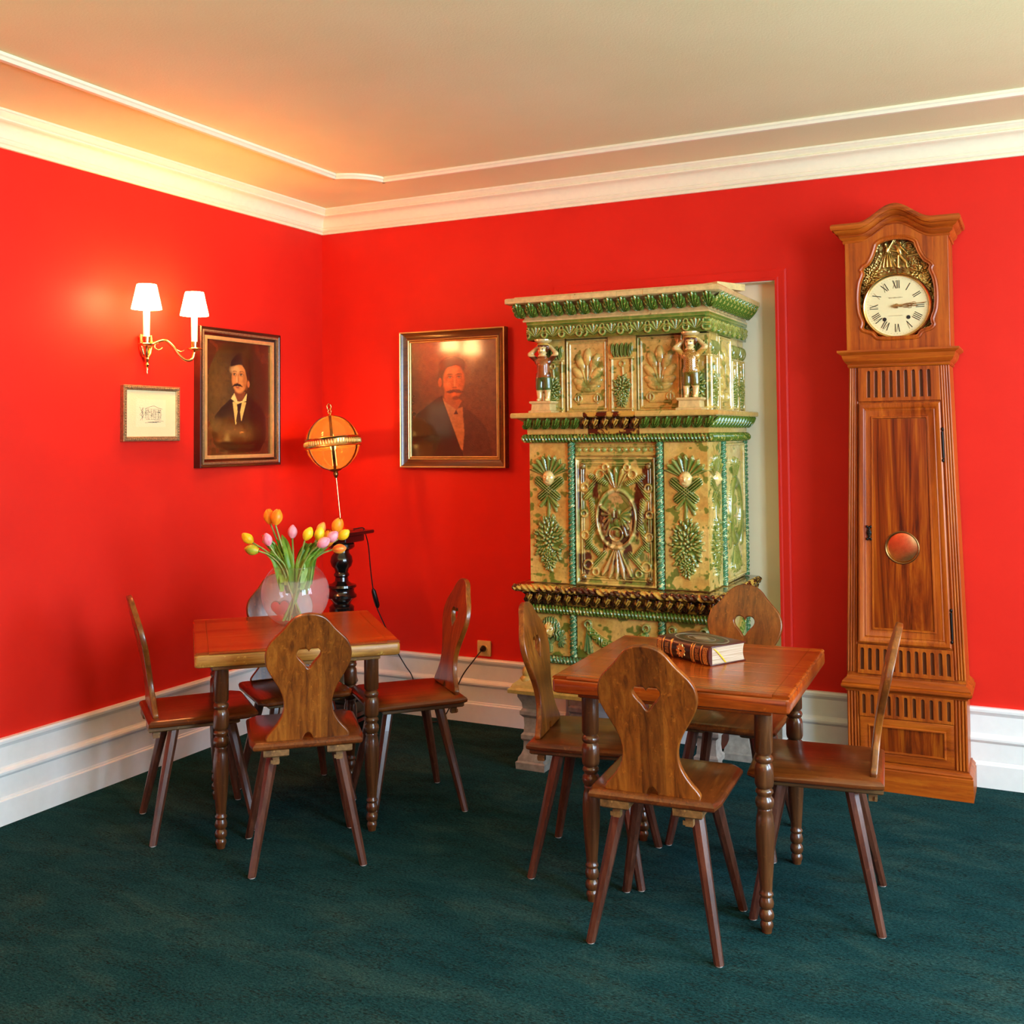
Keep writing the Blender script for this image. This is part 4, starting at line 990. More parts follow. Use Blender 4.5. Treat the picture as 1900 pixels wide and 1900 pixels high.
        def cf(c, k=k):
            z = c.z
            if z < 0.050: return CRM
            if z < 0.108: return (104, 92, 30) if k else (74, 92, 40)
            if z < 0.205: return ((196, 150, 66) if abs(c.x) > 0.032 or (int(z * 220) + int((c.x + 1) * 220)) % 2 else (126, 70, 26)) if k else ((150, 84, 36) if abs(c.x) < 0.03 else (90, 40, 18))
            if z > 0.254: return (206, 160, 70)
            if abs(c.x) < 0.030 and (z > 0.246 or c.y > 0.004 or (abs(c.x) > 0.019 and z > 0.222)): return (92, 44, 18)
            if c.y < -0.014 and ((abs(abs(c.x) - 0.0085) < 0.0035 and abs(z - 0.237) < 0.0022) or (abs(c.x) < 0.006 and abs(z - 0.221) < 0.0018)): return (84, 40, 20)
            return CRM
        blob('figure', pr, cf, t, (x, 0.008, 1.648), 0.0032)
        cp = MB().lathe([(0.024, 1.912), (0.034, 1.916), (0.040, 1.922), (0.040, 1.929)], 16); cp.build('figure_capital', M['glaze_cream'], t, True, 40, (x, 0.008, 0))
build_stove()
# ================================================================== longcase clock
def build_clock():
    t = thing('longcase_clock', 'tall carved wooden longcase clock with white dial and brass relief against the red wall', 'clock', (3.143, 0, 0))
    YF = -0.240; W, WX, BU, GR = M['clock_wood'], M['clock_wood_cross'], M['clock_burl'], M['clock_groove']
    around = lambda h: [(-h, -0.012), (-h, YF), (h, YF), (h, -0.012)]
    # plinth and base
    MB().sweep(around(0.235), [(-0.2, 0.0), (0.018, 0.0), (0.018, 0.088), (0.014, 0.092), (0.016, 0.098), (0.010, 0.106), (0.004, 0.110), (0.004, 0.116), (-0.2, 0.116)]).build('plinth', WX, t, True, 30)
    MB().box(-0.232, 0.232, YF + 0.006, -0.012, 0.11, 0.41).build('base_case', W, t)
    def board(name, loops, y, depth, mat, bev=0.0015, parent=t, warp=None, smooth=True):
        me = shape(loops, depth, bev, 1)
        for v in me.vertices:
            v.co.y += y
            if warp: v.co.x = warp(v.co.x, v.co.z)
        me.name = name; finish(me, mat, smooth, 30); return put(name, me, parent)
    def moulding(name, pts, prof, mat, y, parent=t, warp=None):
        mb = MB().sweep(pts, prof, closed=True, plane='xz'); mb.xf(lambda a, b_, c: (warp(a, c) if warp else a, b_ + y, c)); return mb.build(name, mat, parent, True, 30)
    rect = lambda x0, x1, z0, z1: [(x0, z0), (x0, z1), (x1, z1), (x1, z0)]
    cw = lambda x0, x1, z0, z1: [(x0, z0), (x1, z0), (x1, z1), (x0, z1)]
    # base: fluted band over a framed panel, reeded corner posts
    board('fluted_panel', [rect(-0.185, 0.185, 0.300, 0.402)] + [slot(-0.166 + 0.0332 * k, 0.312, 0.392, 0.0135) for k in range(11)], YF + 0.000, 0.014, W)
    MB().box(-0.185, 0.185, YF + 0.0035, YF + 0.0058, 0.300, 0.402).build('groove_ground', GR, t)
    moulding('panel_moulding', cw(-0.183, 0.183, 0.122, 0.298), [(0.0, -0.004), (0.0, 0.004), (-0.008, 0.006), (-0.030, 0.0), (-0.034, 0.004), (-0.038, 0.003), (-0.040, -0.006), (-0.040, -0.012), (0, -0.012)], WX, YF)
    MB().box(-0.146, 0.146, YF + 0.004, YF + 0.010, 0.155, 0.265).build('base_panel', BU, t)
    for s in (-1, 1):
        for k in range(4):
            x = s * (0.192 + 0.0125 * k); MB().tube([(x, YF + 0.004, 0.118), (x, YF + 0.004, 0.402)], 0.0058, 10).build('reed', W, t, True, 60)
    # moulding between base and trunk
    MB().sweep(around(0.232), [(-0.2, 0.402), (0.006, 0.402), (0.008, 0.410), (0.020, 0.416), (0.024, 0.422), (0.024, 0.430), (0.018, 0.434), (0.020, 0.440), (0.014, 0.448), (0.002, 0.458), (0.0, 0.466), (-0.2, 0.466)]).build('base_moulding', WX, t, True, 30)
    # tapering trunk
    Z0, Z1, H0, H1 = 0.462, 1.775, 0.233, 0.197
    wp = lambda x, z: x * (H0 + (H1 - H0) * (z - Z0) / (Z1 - Z0)) / H0
    mb = MB().box(-H0, H0, YF + 0.008, -0.012, Z0, Z1); mb.xf(lambda a, b_, c: (wp(a, c), b_, c)); mb.build('trunk', W, t)
    for zz, n, x0 in (((0.478, 0.600), 12, 0.171), ((1.625, 1.768), 9, 0.140)):
        lo, hi = zz; d = 2 * x0 / (n - 1)
        board('fluted_panel', [rect(-0.190, 0.190, lo, hi)] + [slot(-x0 + d * k, lo + 0.016, hi - 0.014, 0.0145) for k in range(n)], YF + 0.001, 0.014, W, warp=wp)
        g = MB().box(-0.188, 0.188, YF + 0.0055, YF + 0.0075, lo, hi); g.xf(lambda a, b_, c: (wp(a, c), b_, c)); g.build('groove_ground', GR, t)
    for s in (-1, 1):
        for k in range(4):
            x = s * (0.1965 + 0.0110 * k); q = MB().tube([(wp(x, z), YF + 0.006, z) for z in (0.482, 0.9, 1.3, 1.768)], 0.0052, 10); q.build('reed', W, t, True, 60)
    # door with bevelled frame, figured panel and round window
    door = MB().sweep(cw(-0.186, 0.186, 0.608, 1.617), [(0.0, -0.006), (0.0, 0.010), (-0.006, 0.014), (-0.016, 0.012), (-0.026, 0.006), (-0.030, 0.008), (-0.034, 0.006), (-0.056, 0.004), (-0.058, 0.009), (-0.064, 0.009), (-0.068, 0.000), (-0.070, -0.004), (0, -0.006)], closed=True, plane='xz')
    door.xf(lambda a, b_, c: (wp(a, c), b_ + YF, c)); dr = door.build('door', W, t, True, 25)
    ZW = 1.012
    pan = [rect(-0.120, 0.120, 0.674, 1.551), circle(0.0, ZW, 0.0655, 40)]
    me = shape(pan, 0.010, 0.002, 2)
    for v in me.vertices: v.co.y += YF - 0.001; v.co.x = wp(v.co.x, v.co.z) if abs(v.co.x) > 0.09 else v.co.x
    me.name = 'door_panel'; finish(me, BU, True, 30); put('door_panel', me, dr)
    rg = MB()
    nr = 40; rg.add([((0.0655 + 0.0035 * math.cos(a)) * math.cos(b_), YF - 0.006 + 0.0035 * math.sin(a), ZW + (0.0655 + 0.0035 * math.cos(a)) * math.sin(b_)) for b_ in [2 * PI * i / nr for i in range(nr)] for a in [2 * PI * j / 8 for j in range(8)]],
                    [(i * 8 + j, ((i + 1) % nr) * 8 + j, ((i + 1) % nr) * 8 + (j + 1) % 8, i * 8 + (j + 1) % 8) for i in range(nr) for j in range(8)])
    rg.build('window_rim', M['brass_dark'], dr, True, 60)
    bob = MB(); bob.ball((0, YF + 0.0095, ZW), (0.070, 0.0055, 0.070), 40, 20); bob.build('pendulum_bob', M['brass'], t, True, 80)
    es = MB(); ex = wp(-0.140, 1.07)
    for (a, b_, c) in ((0, 0, 0.010), (0, 0.020, 0.0055), (-0.007, 0.026, 0.005), (0.007, 0.026, 0.005), (0, -0.020, 0.0055), (-0.007, -0.026, 0.005), (0.007, -0.026, 0.005), (0, 0.010, 0.007), (0, -0.010, 0.007)):
        es.ball((ex + a, YF - 0.012, 1.070 + b_), (c, 0.004, c * 1.2), 12, 8)
    es.build('escutcheon', M['iron'], dr, True, 60)
    for z in (1.44, 0.70):
        x = wp(0.1895, z); h = MB().tube([(x + 0.002, YF - 0.010, z - 0.055), (x - 0.001, YF - 0.010, z + 0.055)], 0.005, 10)
        for zz in (-0.064, 0.064): h.ball((x, YF - 0.010, z + zz), (0.006, 0.006, 0.008), 10, 8)
        h.build('hinge', M['iron'], dr, True, 60)
    # waist moulding under the hood
    MB().sweep(around(0.197), [(-0.15, 1.770), (0.004, 1.770), (0.008, 1.776), (0.006, 1.782), (0.016, 1.792), (0.024, 1.806), (0.028, 1.822), (0.040, 1.830), (0.044, 1.834), (0.044, 1.842), (-0.15, 1.842)]).build('waist_moulding', WX, t, True, 30)
    # hood
    HH = 0.206; ZC = 2.024
    rise = lambda x: 0.068 * (0.5 + 0.5 * math.cos(PI * min(1, abs(x) / 0.150)))
    arch = [(x, 2.310 + rise(x)) for x in [HH - 2 * HH * k / 40 for k in range(41)]]
    hc = MB().box(-HH, HH, YF + 0.052, -0.012, 1.840, 2.315); hc.build('hood_case', W, t)
    for s in (-1, 1): MB().box(min(s * HH, s * (HH - 0.036)), max(s * HH, s * (HH - 0.036)), YF + 0.008, YF + 0.052, 1.840, 2.315).build('hood_side', W, t)
    half = [(0, 1190), (180, 1172), (330, 1100), (372, 1000), (410, 890), (480, 770), (548, 722), (602, 640), (578, 580), (632, 420), (657, 180), (642, -80), (588, -250), (607, -340), (550, -420), (410, -470), (322, -560), (0, -572)]
    K = 0.000251
    half = [(p.x, p.y) for p in spline([(x, z, 0) for x, z in half], 3)]
    op = [(x * K, ZC + z * K) for x, z in half] + [(-x * K, ZC + z * K) for x, z in half[::-1][1:-1]]
    outer = [(-HH, 1.842), (HH, 1.842)] + arch
    board('hood_front', [outer, op], YF + 0.004, 0.020, W, 0.002)
    mo = MB(); P = op; nP = len(P)
    lip = MB().sweep(P, [(0.0, -0.004), (0.0, 0.008), (0.006, 0.011), (0.012, 0.008), (0.016, 0.009), (0.018, -0.004)], closed=True, plane='xz')
    lip.xf(lambda a, b_, c: (a, b_ + YF, c)); lip.build('opening_moulding', W, t, True, 35)
    fpath = [(-HH, -0.012), (-HH, YF)] + [(-HH + 2 * HH * k / 48, YF) for k in range(1, 48)] + [(HH, YF), (HH, -0.012)]
    cp = [(-0.12, 2.300), (0.004, 2.300), (0.008, 2.308), (0.006, 2.314), (0.018, 2.324), (0.022, 2.334), (0.020, 2.338), (0.034, 2.346), (0.040, 2.356), (0.048, 2.358), (0.052, 2.366), (0.052, 2.376), (0.046, 2.384), (-0.12, 2.384)]
    MB().sweep(fpath, cp, zf=rise).build('hood_cornice', WX, t, True, 30)
    # brass relief plate behind the opening
    def fn(U, V):
        V = V + 1.86 - ZC; H = 0.002 + 0.009 * fbm(U * 55, V * 55, 3, 4); g = []
        def put_(q, h):
            nonlocal H; H = np.maximum(H, q * h)
        un = (U + 0.036) / np.clip(0.010 + (0.232 - V) * 0.50, 0.001, 1); skirt = np.clip(1 - un ** 2, 0, 1) ** 0.5 * ((V > 0.163) & (V < 0.232)); put_(skirt * (0.70 + 0.30 * np.cos(un * 16)), 0.019)
        put_(dome(U, V, -0.036, 0.238, 0.011, 0.020), 0.018); put_(dome(U, V, -0.043, 0.262, 0.009, 0.011), 0.020); put_(bar(U, V, -0.030, 0.242, -0.008, 0.282, 0.006), 0.016); put_(bar(U, V, -0.030, 0.24, 0.002, 0.228, 0.005), 0.015)
        put_(dome(U, V, 0.012, 0.232, 0.012, 0.026, 0.3), 0.020); put_(dome(U, V, 0.018, 0.263, 0.008, 0.010), 0.020); put_(bar(U, V, 0.008, 0.21, 0.006, 0.160, 0.006), 0.018); put_(bar(U, V, 0.016, 0.21, 0.040, 0.178, 0.007), 0.018); put_(bar(U, V, 0.040, 0.178, 0.042, 0.158, 0.005), 0.016); put_(bar(U, V, 0.018, 0.25, 0.045, 0.215, 0.005), 0.016)
        put_(ring(U, V, 0.050, 0.245, 0.024, 0.020, 0.004), 0.010); put_(bar(U, V, 0.045, 0.205, 0.092, 0.212, 0.007), 0.012); put_(dome(U, V, 0.062, 0.185, 0.016, 0.018) * (0.7 + 0.3 * np.cos(U * 600)), 0.014)
        for s, c in ((1, 0.095), (-1, -0.105)):
            put_(bunch(U, V, c, 0.135, 0.044, 0.045, 5 + s, 130), 0.018); put_(bunch(U, V, c * 1.14, 0.085, 0.030, 0.05, 8 + s, 130), 0.015); put_(bunch(U, V, -c * 1.05, -0.105, 0.048, 0.040, 12 + s, 120), 0.013); put_(bunch(U, V, c * 0.8, 0.195, 0.025, 0.04, 15 + s, 120), 0.012)
        for k in range(8): put_(dome(U, V, -0.085 + 0.006 * (k % 4), 0.19 + 0.012 * k, 0.010, 0.010), 0.011)
        C = np.ones(U.shape + (3,)) * np.array([0.16, 0.105, 0.03]); m = np.clip((H - 0.0055) * 120, 0, 1); C = C * (1 - m[..., None]) + m[..., None] * np.array([0.80, 0.55, 0.17]); return H, C
    relief('brass_relief', t, 0.332, 0.470, 220, 310, fn, (0, YF + 0.034, 1.866), thick=0.01, mat='brass_relief')
    # dial
    yd = YF + 0.004
    def disc(r, y0, y1, n=64): return MB().rings([[(r * math.cos(2 * PI * k / n), y, ZC + r * math.sin(2 * PI * k / n)) for k in range(n)] for y in (y0, y1)])
    disc(0.1285, yd + 0.012, yd).build('dial', M['dial_enamel'], t, True, 40)
    def torus(R_, prof, n=64):
        k = len(prof); return MB().add([((R_ + a) * math.cos(2 * PI * i / n), b_, ZC + (R_ + a) * math.sin(2 * PI * i / n)) for i in range(n) for a, b_ in prof], [(i * k + j, ((i + 1) % n) * k + j, ((i + 1) % n) * k + (j + 1) % k, i * k + (j + 1) % k) for i in range(n) for j in range(k)])
    torus(0.1265, [(0, yd + 0.014), (0, yd - 0.006), (0.003, yd - 0.010), (0.007, yd - 0.011), (0.009, yd - 0.006), (0.012, yd - 0.004), (0.0135, yd + 0.002), (0.0135, yd + 0.014)]).build('bezel', M['brass'], t, True, 50)
    Yn = yd - 0.0012
    def stroke(mb, x0, z0, x1, z1, w):
        a = Vector((x1 - x0, z1 - z0)).normalized(); n = Vector((-a.y, a.x)) * w / 2
        q = [(x0 + n.x, z0 + n.y), (x0 - n.x, z0 - n.y), (x1 - n.x, z1 - n.y), (x1 + n.x, z1 + n.y)]
        mb.add([(x, Yn, z) for x, z in q] + [(x, yd - 0.0001, z) for x, z in q], [(0, 1, 2, 3), (7, 6, 5, 4), (0, 4, 5, 1), (1, 5, 6, 2), (2, 6, 7, 3), (3, 7, 4, 0)])
    for h, s in enumerate(('XII', 'I', 'II', 'III', 'IIII', 'V', 'VI', 'VII', 'VIII', 'IX', 'X', 'XI')):
        mb = MB(); adv = {'I': 0.0075, 'V': 0.0145, 'X': 0.0145}; tot = sum(adv[c] for c in s); x = -tot / 2; hh = 0.017
        for c in s:
            m_ = x + adv[c] / 2
            if c == 'I': stroke(mb, m_, -hh, m_, hh, 0.0030)
            if c == 'V': stroke(mb, m_ - 0.006, hh, m_, -hh, 0.0030); stroke(mb, m_ + 0.006, hh, m_, -hh, 0.0010)
            if c == 'X': stroke(mb, m_ - 0.006, hh, m_ + 0.006, -hh, 0.0030); stroke(mb, m_ + 0.006, hh, m_ - 0.006, -hh, 0.0009)
            x += adv[c]
        a = -2 * PI * h / 12; ca, sa = math.cos(a), math.sin(a)
        mb.xf(lambda X, Y, Z: (X * ca - (Z + 0.092) * sa, Y, ZC + X * sa + (Z + 0.092) * ca)); mb.build('numeral', M['dial_ink'], t)
    tk = MB()
    for k in range(60):
        a = 2 * PI * k / 60; r0 = 0.1165 if k % 5 else 0.1145; stroke(tk, r0 * math.sin(a), ZC + r0 * math.cos(a), 0.1185 * math.sin(a), ZC + 0.1185 * math.cos(a), 0.0007)
    tk.build('minute_track', M['dial_ink'], t)
    sg = MB().tube([(-0.032 + 0.0016 * k, Yn, ZC + 0.036 + 0.0022 * math.sin(k * 1.7) * (1 + 0.6 * math.sin(k * 0.5))) for k in range(36)], 0.0005, 5); sg.build('signature', M['dial_script'], t)
    sg = MB().tube([(-0.036 + 0.0018 * k, Yn, ZC - 0.040 + 0.0012 * math.sin(k * 1.9)) for k in range(34)], 0.0004, 5); sg.build('signature', M['dial_script'], t)
    for x, z in ((-0.050, -0.054), (0.045, -0.049)): MB().rings([[(x + 0.0082 * math.cos(2 * PI * k / 20), y, ZC + z + 0.0082 * math.sin(2 * PI * k / 20)) for k in range(20)] for y in (yd, Yn)]).build('winding_hole', M['dial_ink'], t)
    def hand(name, L, a, y, wd):
        mb = MB(); u = Vector((math.sin(a), math.cos(a))); n = Vector((u.y, -u.x))
        P = lambda s, o: (u.x * s + n.x * o, y, ZC + u.y * s + n.y * o)
        mb.tube([P(-0.016, 0), P(0.020, 0)], 0.0048, 8); mb.ball((0, y, ZC), (0.010, 0.003, 0.010), 14, 8)
        for o in (-1, 1):
            mb.tube([P(0.018 + (L * 0.62 - 0.018) * k / 10, o * wd * math.sin(PI * k / 10)) for k in range(11)], 0.0016, 6)
            mb.tube([P(L * 0.52 + 0.016 * (1 - math.cos(2 * PI * k / 12)) * 0.5, o * (wd * 0.8 + 0.004 * math.sin(2 * PI * k / 12))) for k in range(13)], 0.0012, 6)
        mb.tube([P(L * 0.60, 0), P(L, 0)], 0.0016, 6); mb.build(name, M['hand_gold'], t, True, 60)
    hand('hour_hand', 0.084, math.radians(92), yd - 0.004, 0.006); hand('minute_hand', 0.116, math.radians(85.5), yd - 0.0075, 0.005)
build_clock()
# ================================================================== pedestal and globe lamp
PX, PY = 0.43, -0.42
def build_pedestal():
    t = thing('plant_pedestal', 'black lacquered turned pedestal in the corner carrying the globe lamp', 'pedestal', (PX, PY, 0), 0)
    B = M['black_lacquer']
    slab(0.122, 0.122, 0.995, 1.013, 0.006, 0.004).build('top_slab', B, t, True, 30)
    slab(0.085, 0.085, 0.955, 0.995, 0.006, 0.006).build('capital', B, t, True, 30)
    pr = [(0.050, 0.955), (0.058, 0.945), (0.058, 0.930), (0.050, 0.920), (0.034, 0.912), (0.034, 0.900), (0.046, 0.880), (0.050, 0.855), (0.044, 0.832), (0.032, 0.818), (0.028, 0.800), (0.034, 0.790), (0.034, 0.782), (0.028, 0.775), (0.030, 0.755), (0.044, 0.742), (0.064, 0.736), (0.066, 0.725), (0.056, 0.716), (0.054, 0.705), (0.058, 0.692), (0.066, 0.684), (0.066, 0.672), (0.052, 0.662), (0.042, 0.650), (0.040, 0.640), (0.048, 0.632), (0.056, 0.622)]
    MB().lathe([(r * 1.16, z) for r, z in pr[::-1]], 32).build('upper_turning', B, t, True, 40)
    n = 48; L = []
    for z, k in ((0.622, 1.18), (0.612, 1.16), (0.60, 1.18), (0.40, 1.12), (0.375, 1.12), (0.365, 1.12)):
        L.append([((0.054 * k - (0.004 if 0.38 < z < 0.61 else 0) * (0.5 - 0.5 * math.cos(16 * 2 * PI * i / n))) * math.cos(2 * PI * i / n), (0.054 * k - (0.004 if 0.38 < z < 0.61 else 0) * (0.5 - 0.5 * math.cos(16 * 2 * PI * i / n))) * math.sin(2 * PI * i / n), z) for i in range(n)])
    MB().rings(L).build('fluted_shaft', B, t, True, 50)
    lo = [(0.050, 0.365), (0.060, 0.355), (0.064, 0.342), (0.058, 0.330), (0.046, 0.322), (0.044, 0.305), (0.050, 0.285), (0.066, 0.265), (0.072, 0.245), (0.064, 0.228), (0.050, 0.220), (0.052, 0.208), (0.070, 0.200), (0.074, 0.190), (0.074, 0.180)]
    MB().lathe([(r * 1.16, z) for r, z in lo[::-1]], 32).build('lower_turning', B, t, True, 40)
    MB().rings([[(sx * d, sy * d, z) for sx, sy in ((-1, -1), (1, -1), (1, 1), (-1, 1))] for d, z in ((0.125, 0.0), (0.125, 0.055), (0.112, 0.066), (0.112, 0.078), (0.100, 0.092), (0.098, 0.150), (0.104, 0.162), (0.104, 0.172), (0.080, 0.181))]).build('base_block', B, t, True, 25)
build_pedestal()
def build_globe():
    t = thing('globe_lamp', 'lit amber glass globe lamp with brass bands on a thin leaning stem', 'lamp', (PX, PY, 1.013), 0)
    a = math.radians(-6.8)          # the whole lamp leans slightly to the left
    lean = Matrix.Rotation(a, 4, 'Y'); lv = lambda s: lean @ Vector((0, 0, s))
    rot = (0, a, 0)
    MB().lathe([(0.062, 0.0), (0.062, 0.004), (0.056, 0.010), (0.030, 0.018), (0.012, 0.026), (0.007, 0.034), (0.006, 0.040)], 28).build('lamp_foot', M['brass'], t, True, 40)
    MB().tube([(0, 0, 0.03), (0, 0, 0.285)], 0.0042, 12).build('stem', M['brass'], t, True, 60, (0, 0, 0), rot)
    MB().lathe([(0.005, 0.272), (0.012, 0.285), (0.014, 0.297), (0.010, 0.304), (0.030, 0.312), (0.036, 0.318), (0.030, 0.324)], 24).build('lower_cap', M['brass_dark'], t, True, 40, (0, 0, 0), rot)
    GZ, GRd = 0.455, 0.139
    g = MB(); g.ball((0, 0, 0), GRd, 48, 32); g.build('glass_globe', M['amber_glass'], t, True, 180, lv(GZ), rot)
    for k in range(6):
        aa = k * PI / 3 + math.radians(-54.5); V_ = []; F_ = []; n = 36; w = 0.0075
        for i in range(n + 1):
            th = PI * (0.06 + 0.88 * i / n)
            for r_, s in ((GRd + 0.001, -w), (GRd + 0.004, -w), (GRd + 0.004, w), (GRd + 0.001, w)):
                x, y = r_ * math.sin(th), s; V_.append((x * math.cos(aa) - y * math.sin(aa), x * math.sin(aa) + y * math.cos(aa), r_ * math.cos(th)))
        for i in range(n):
            for j in range(4): F_.append((i * 4 + j, i * 4 + (j + 1) % 4, (i + 1) * 4 + (j + 1) % 4, (i + 1) * 4 + j))
        F_ += [(0, 1, 2, 3), tuple(n * 4 + j for j in (3, 2, 1, 0))]
        MB().add(V_, F_).build('meridian_band', M['brass_dark'], t, True, 40, lv(GZ), rot)
    eq = MB().lathe([(GRd + 0.002, -0.026), (GRd + 0.008, -0.026), (GRd + 0.010, -0.022), (GRd + 0.006, -0.017), (GRd + 0.005, -0.015), (GRd + 0.005, 0.015), (GRd + 0.006, 0.017), (GRd + 0.010, 0.022), (GRd + 0.008, 0.026), (GRd + 0.002, 0.026)], 64, cap=False)
    er = eq.build('equator_band', M['brass'], t, True, 40, lv(GZ), rot)
    bd = MB()
    for k in range(64):
        q = 2 * PI * k / 64; bd.ball(((GRd + 0.006) * math.cos(q), (GRd + 0.006) * math.sin(q), 0), (0.005, 0.005, 0.013), 8, 6)
    tag(bd.build('bead_row', M['gilt'], er, True, 80), kind='stuff')
    MB().lathe([(0.022, GZ + 0.136), (0.024, GZ + 0.141), (0.014, GZ + 0.147), (0.006, GZ + 0.152), (0.004, GZ + 0.158)], 20).build('upper_cap', M['brass'], t, True, 40, (0, 0, 0), rot)
    for r_, z, ry in ((0.010, GZ + 0.166, 0), (0.013, GZ + 0.188, PI / 2)):
        mb = MB(); mb.tube([(r_ * math.cos(2 * PI * k / 20), 0, z + 1.35 * r_ * math.sin(2 * PI * k / 20)) for k in range(21)], 0.0028, 8, cap=False)
        mb.xf(lambda x, y, zz: (x * math.cos(ry * 0.8) - y * math.sin(ry * 0.8), x * math.sin(ry * 0.8) + y * math.cos(ry * 0.8), zz)); mb.build('hanging_ring', M['brass'], t, True, 80, (0, 0, 0), rot)
    MB().lathe([(0.012, GZ - 0.12), (0.012, GZ - 0.045), (0.010, GZ - 0.04)], 16).build('candle_tube', M['lit_candle'], t, True, 40, (0, 0, 0), rot)
    MB().lathe([(0.006, GZ - 0.045), (0.014, GZ - 0.028), (0.017, GZ - 0.008), (0.014, GZ + 0.018), (0.007, GZ + 0.045), (0.002, GZ + 0.062)], 16).build('bulb', M['lit_globe_bulb'], t, True, 60, (0, 0, 0), rot)
    p = lv(GZ + 0.0); lamp('globe_lamp_light', (PX + p.x, PY + p.y, 1.013 + p.z), GLOBE_W, (1.0, 0.48, 0.16), 0.018)
    pts = [(0.45, -0.40, 1.016), (0.465, -0.35, 1.017), (0.482, -0.300, 1.018), (0.486, -0.287, 0.99), (0.480, -0.25, 0.921), (0.478, -0.23, 0.812), (0.478, -0.21, 0.710), (0.484, -0.19, 0.608), (0.508, -0.16, 0.514), (0.554, -0.09, 0.342), (0.592, -0.07, 0.267), (0.632, -0.06, 0.203), (0.70, -0.10, 0.06), (0.80, -0.14, 0.008), (0.88, -0.13, 0.06), (0.944, -0.09, 0.235), (1.005, -0.07, 0.325), (1.038, -0.035, 0.379)]
    cpts = [(p.x - PX, p.y - PY, p.z - 1.013) for p in spline(pts, 6)]
    cd_ = MB().tube(cpts, 0.0032, 8).build('power_cord', M['cord_plastic'], t, True, 60)
    s0, s1 = Vector((0.479, -0.207, 0.69)), Vector((0.491, -0.178, 0.585)); off = Vector((PX, PY, 1.013))
    MB().tube([s0 - off, s0.lerp(s1, 0.12) - off, s0.lerp(s1, 0.5) - off, s0.lerp(s1, 0.88) - off, s1 - off], lambda u: 0.005 + 0.009 * math.sin(PI * min(1, max(0, u))) ** 0.5, 10).build('inline_switch', M['cord_plastic'], cd_, True, 60)
    pg = MB().tube([(1.038, -0.014, 0.383), (1.038, -0.032, 0.382), (1.038, -0.040, 0.379)], 0.016, 14, 0.008); pg.xf(lambda x, y, z: (x - PX, y - PY, z - 1.013)); pg.build('plug', M['cord_plastic'], cd_, True, 50)
build_globe()
ot = thing('wall_socket', 'small cream wall socket above the baseboard between chair and stove', 'socket', (1.038, 0, 0.383))
mb = slab(0.040, 0.040, 0, 0.010, 0.004, 0.003); mb.xf(lambda x, y, z: (x, -z, y)); mb.build('cover_plate', M['outlet_plastic'], ot, True, 30)
mb = MB().lathe([(0.021, 0.010), (0.021, 0.013), (0.018, 0.0135), (0.0175, 0.011), (0.0, 0.011)], 28); mb.xf(lambda x, y, z: (x, -z, y)); mb.build('socket_ring', M['outlet_plastic'], ot, True, 40)

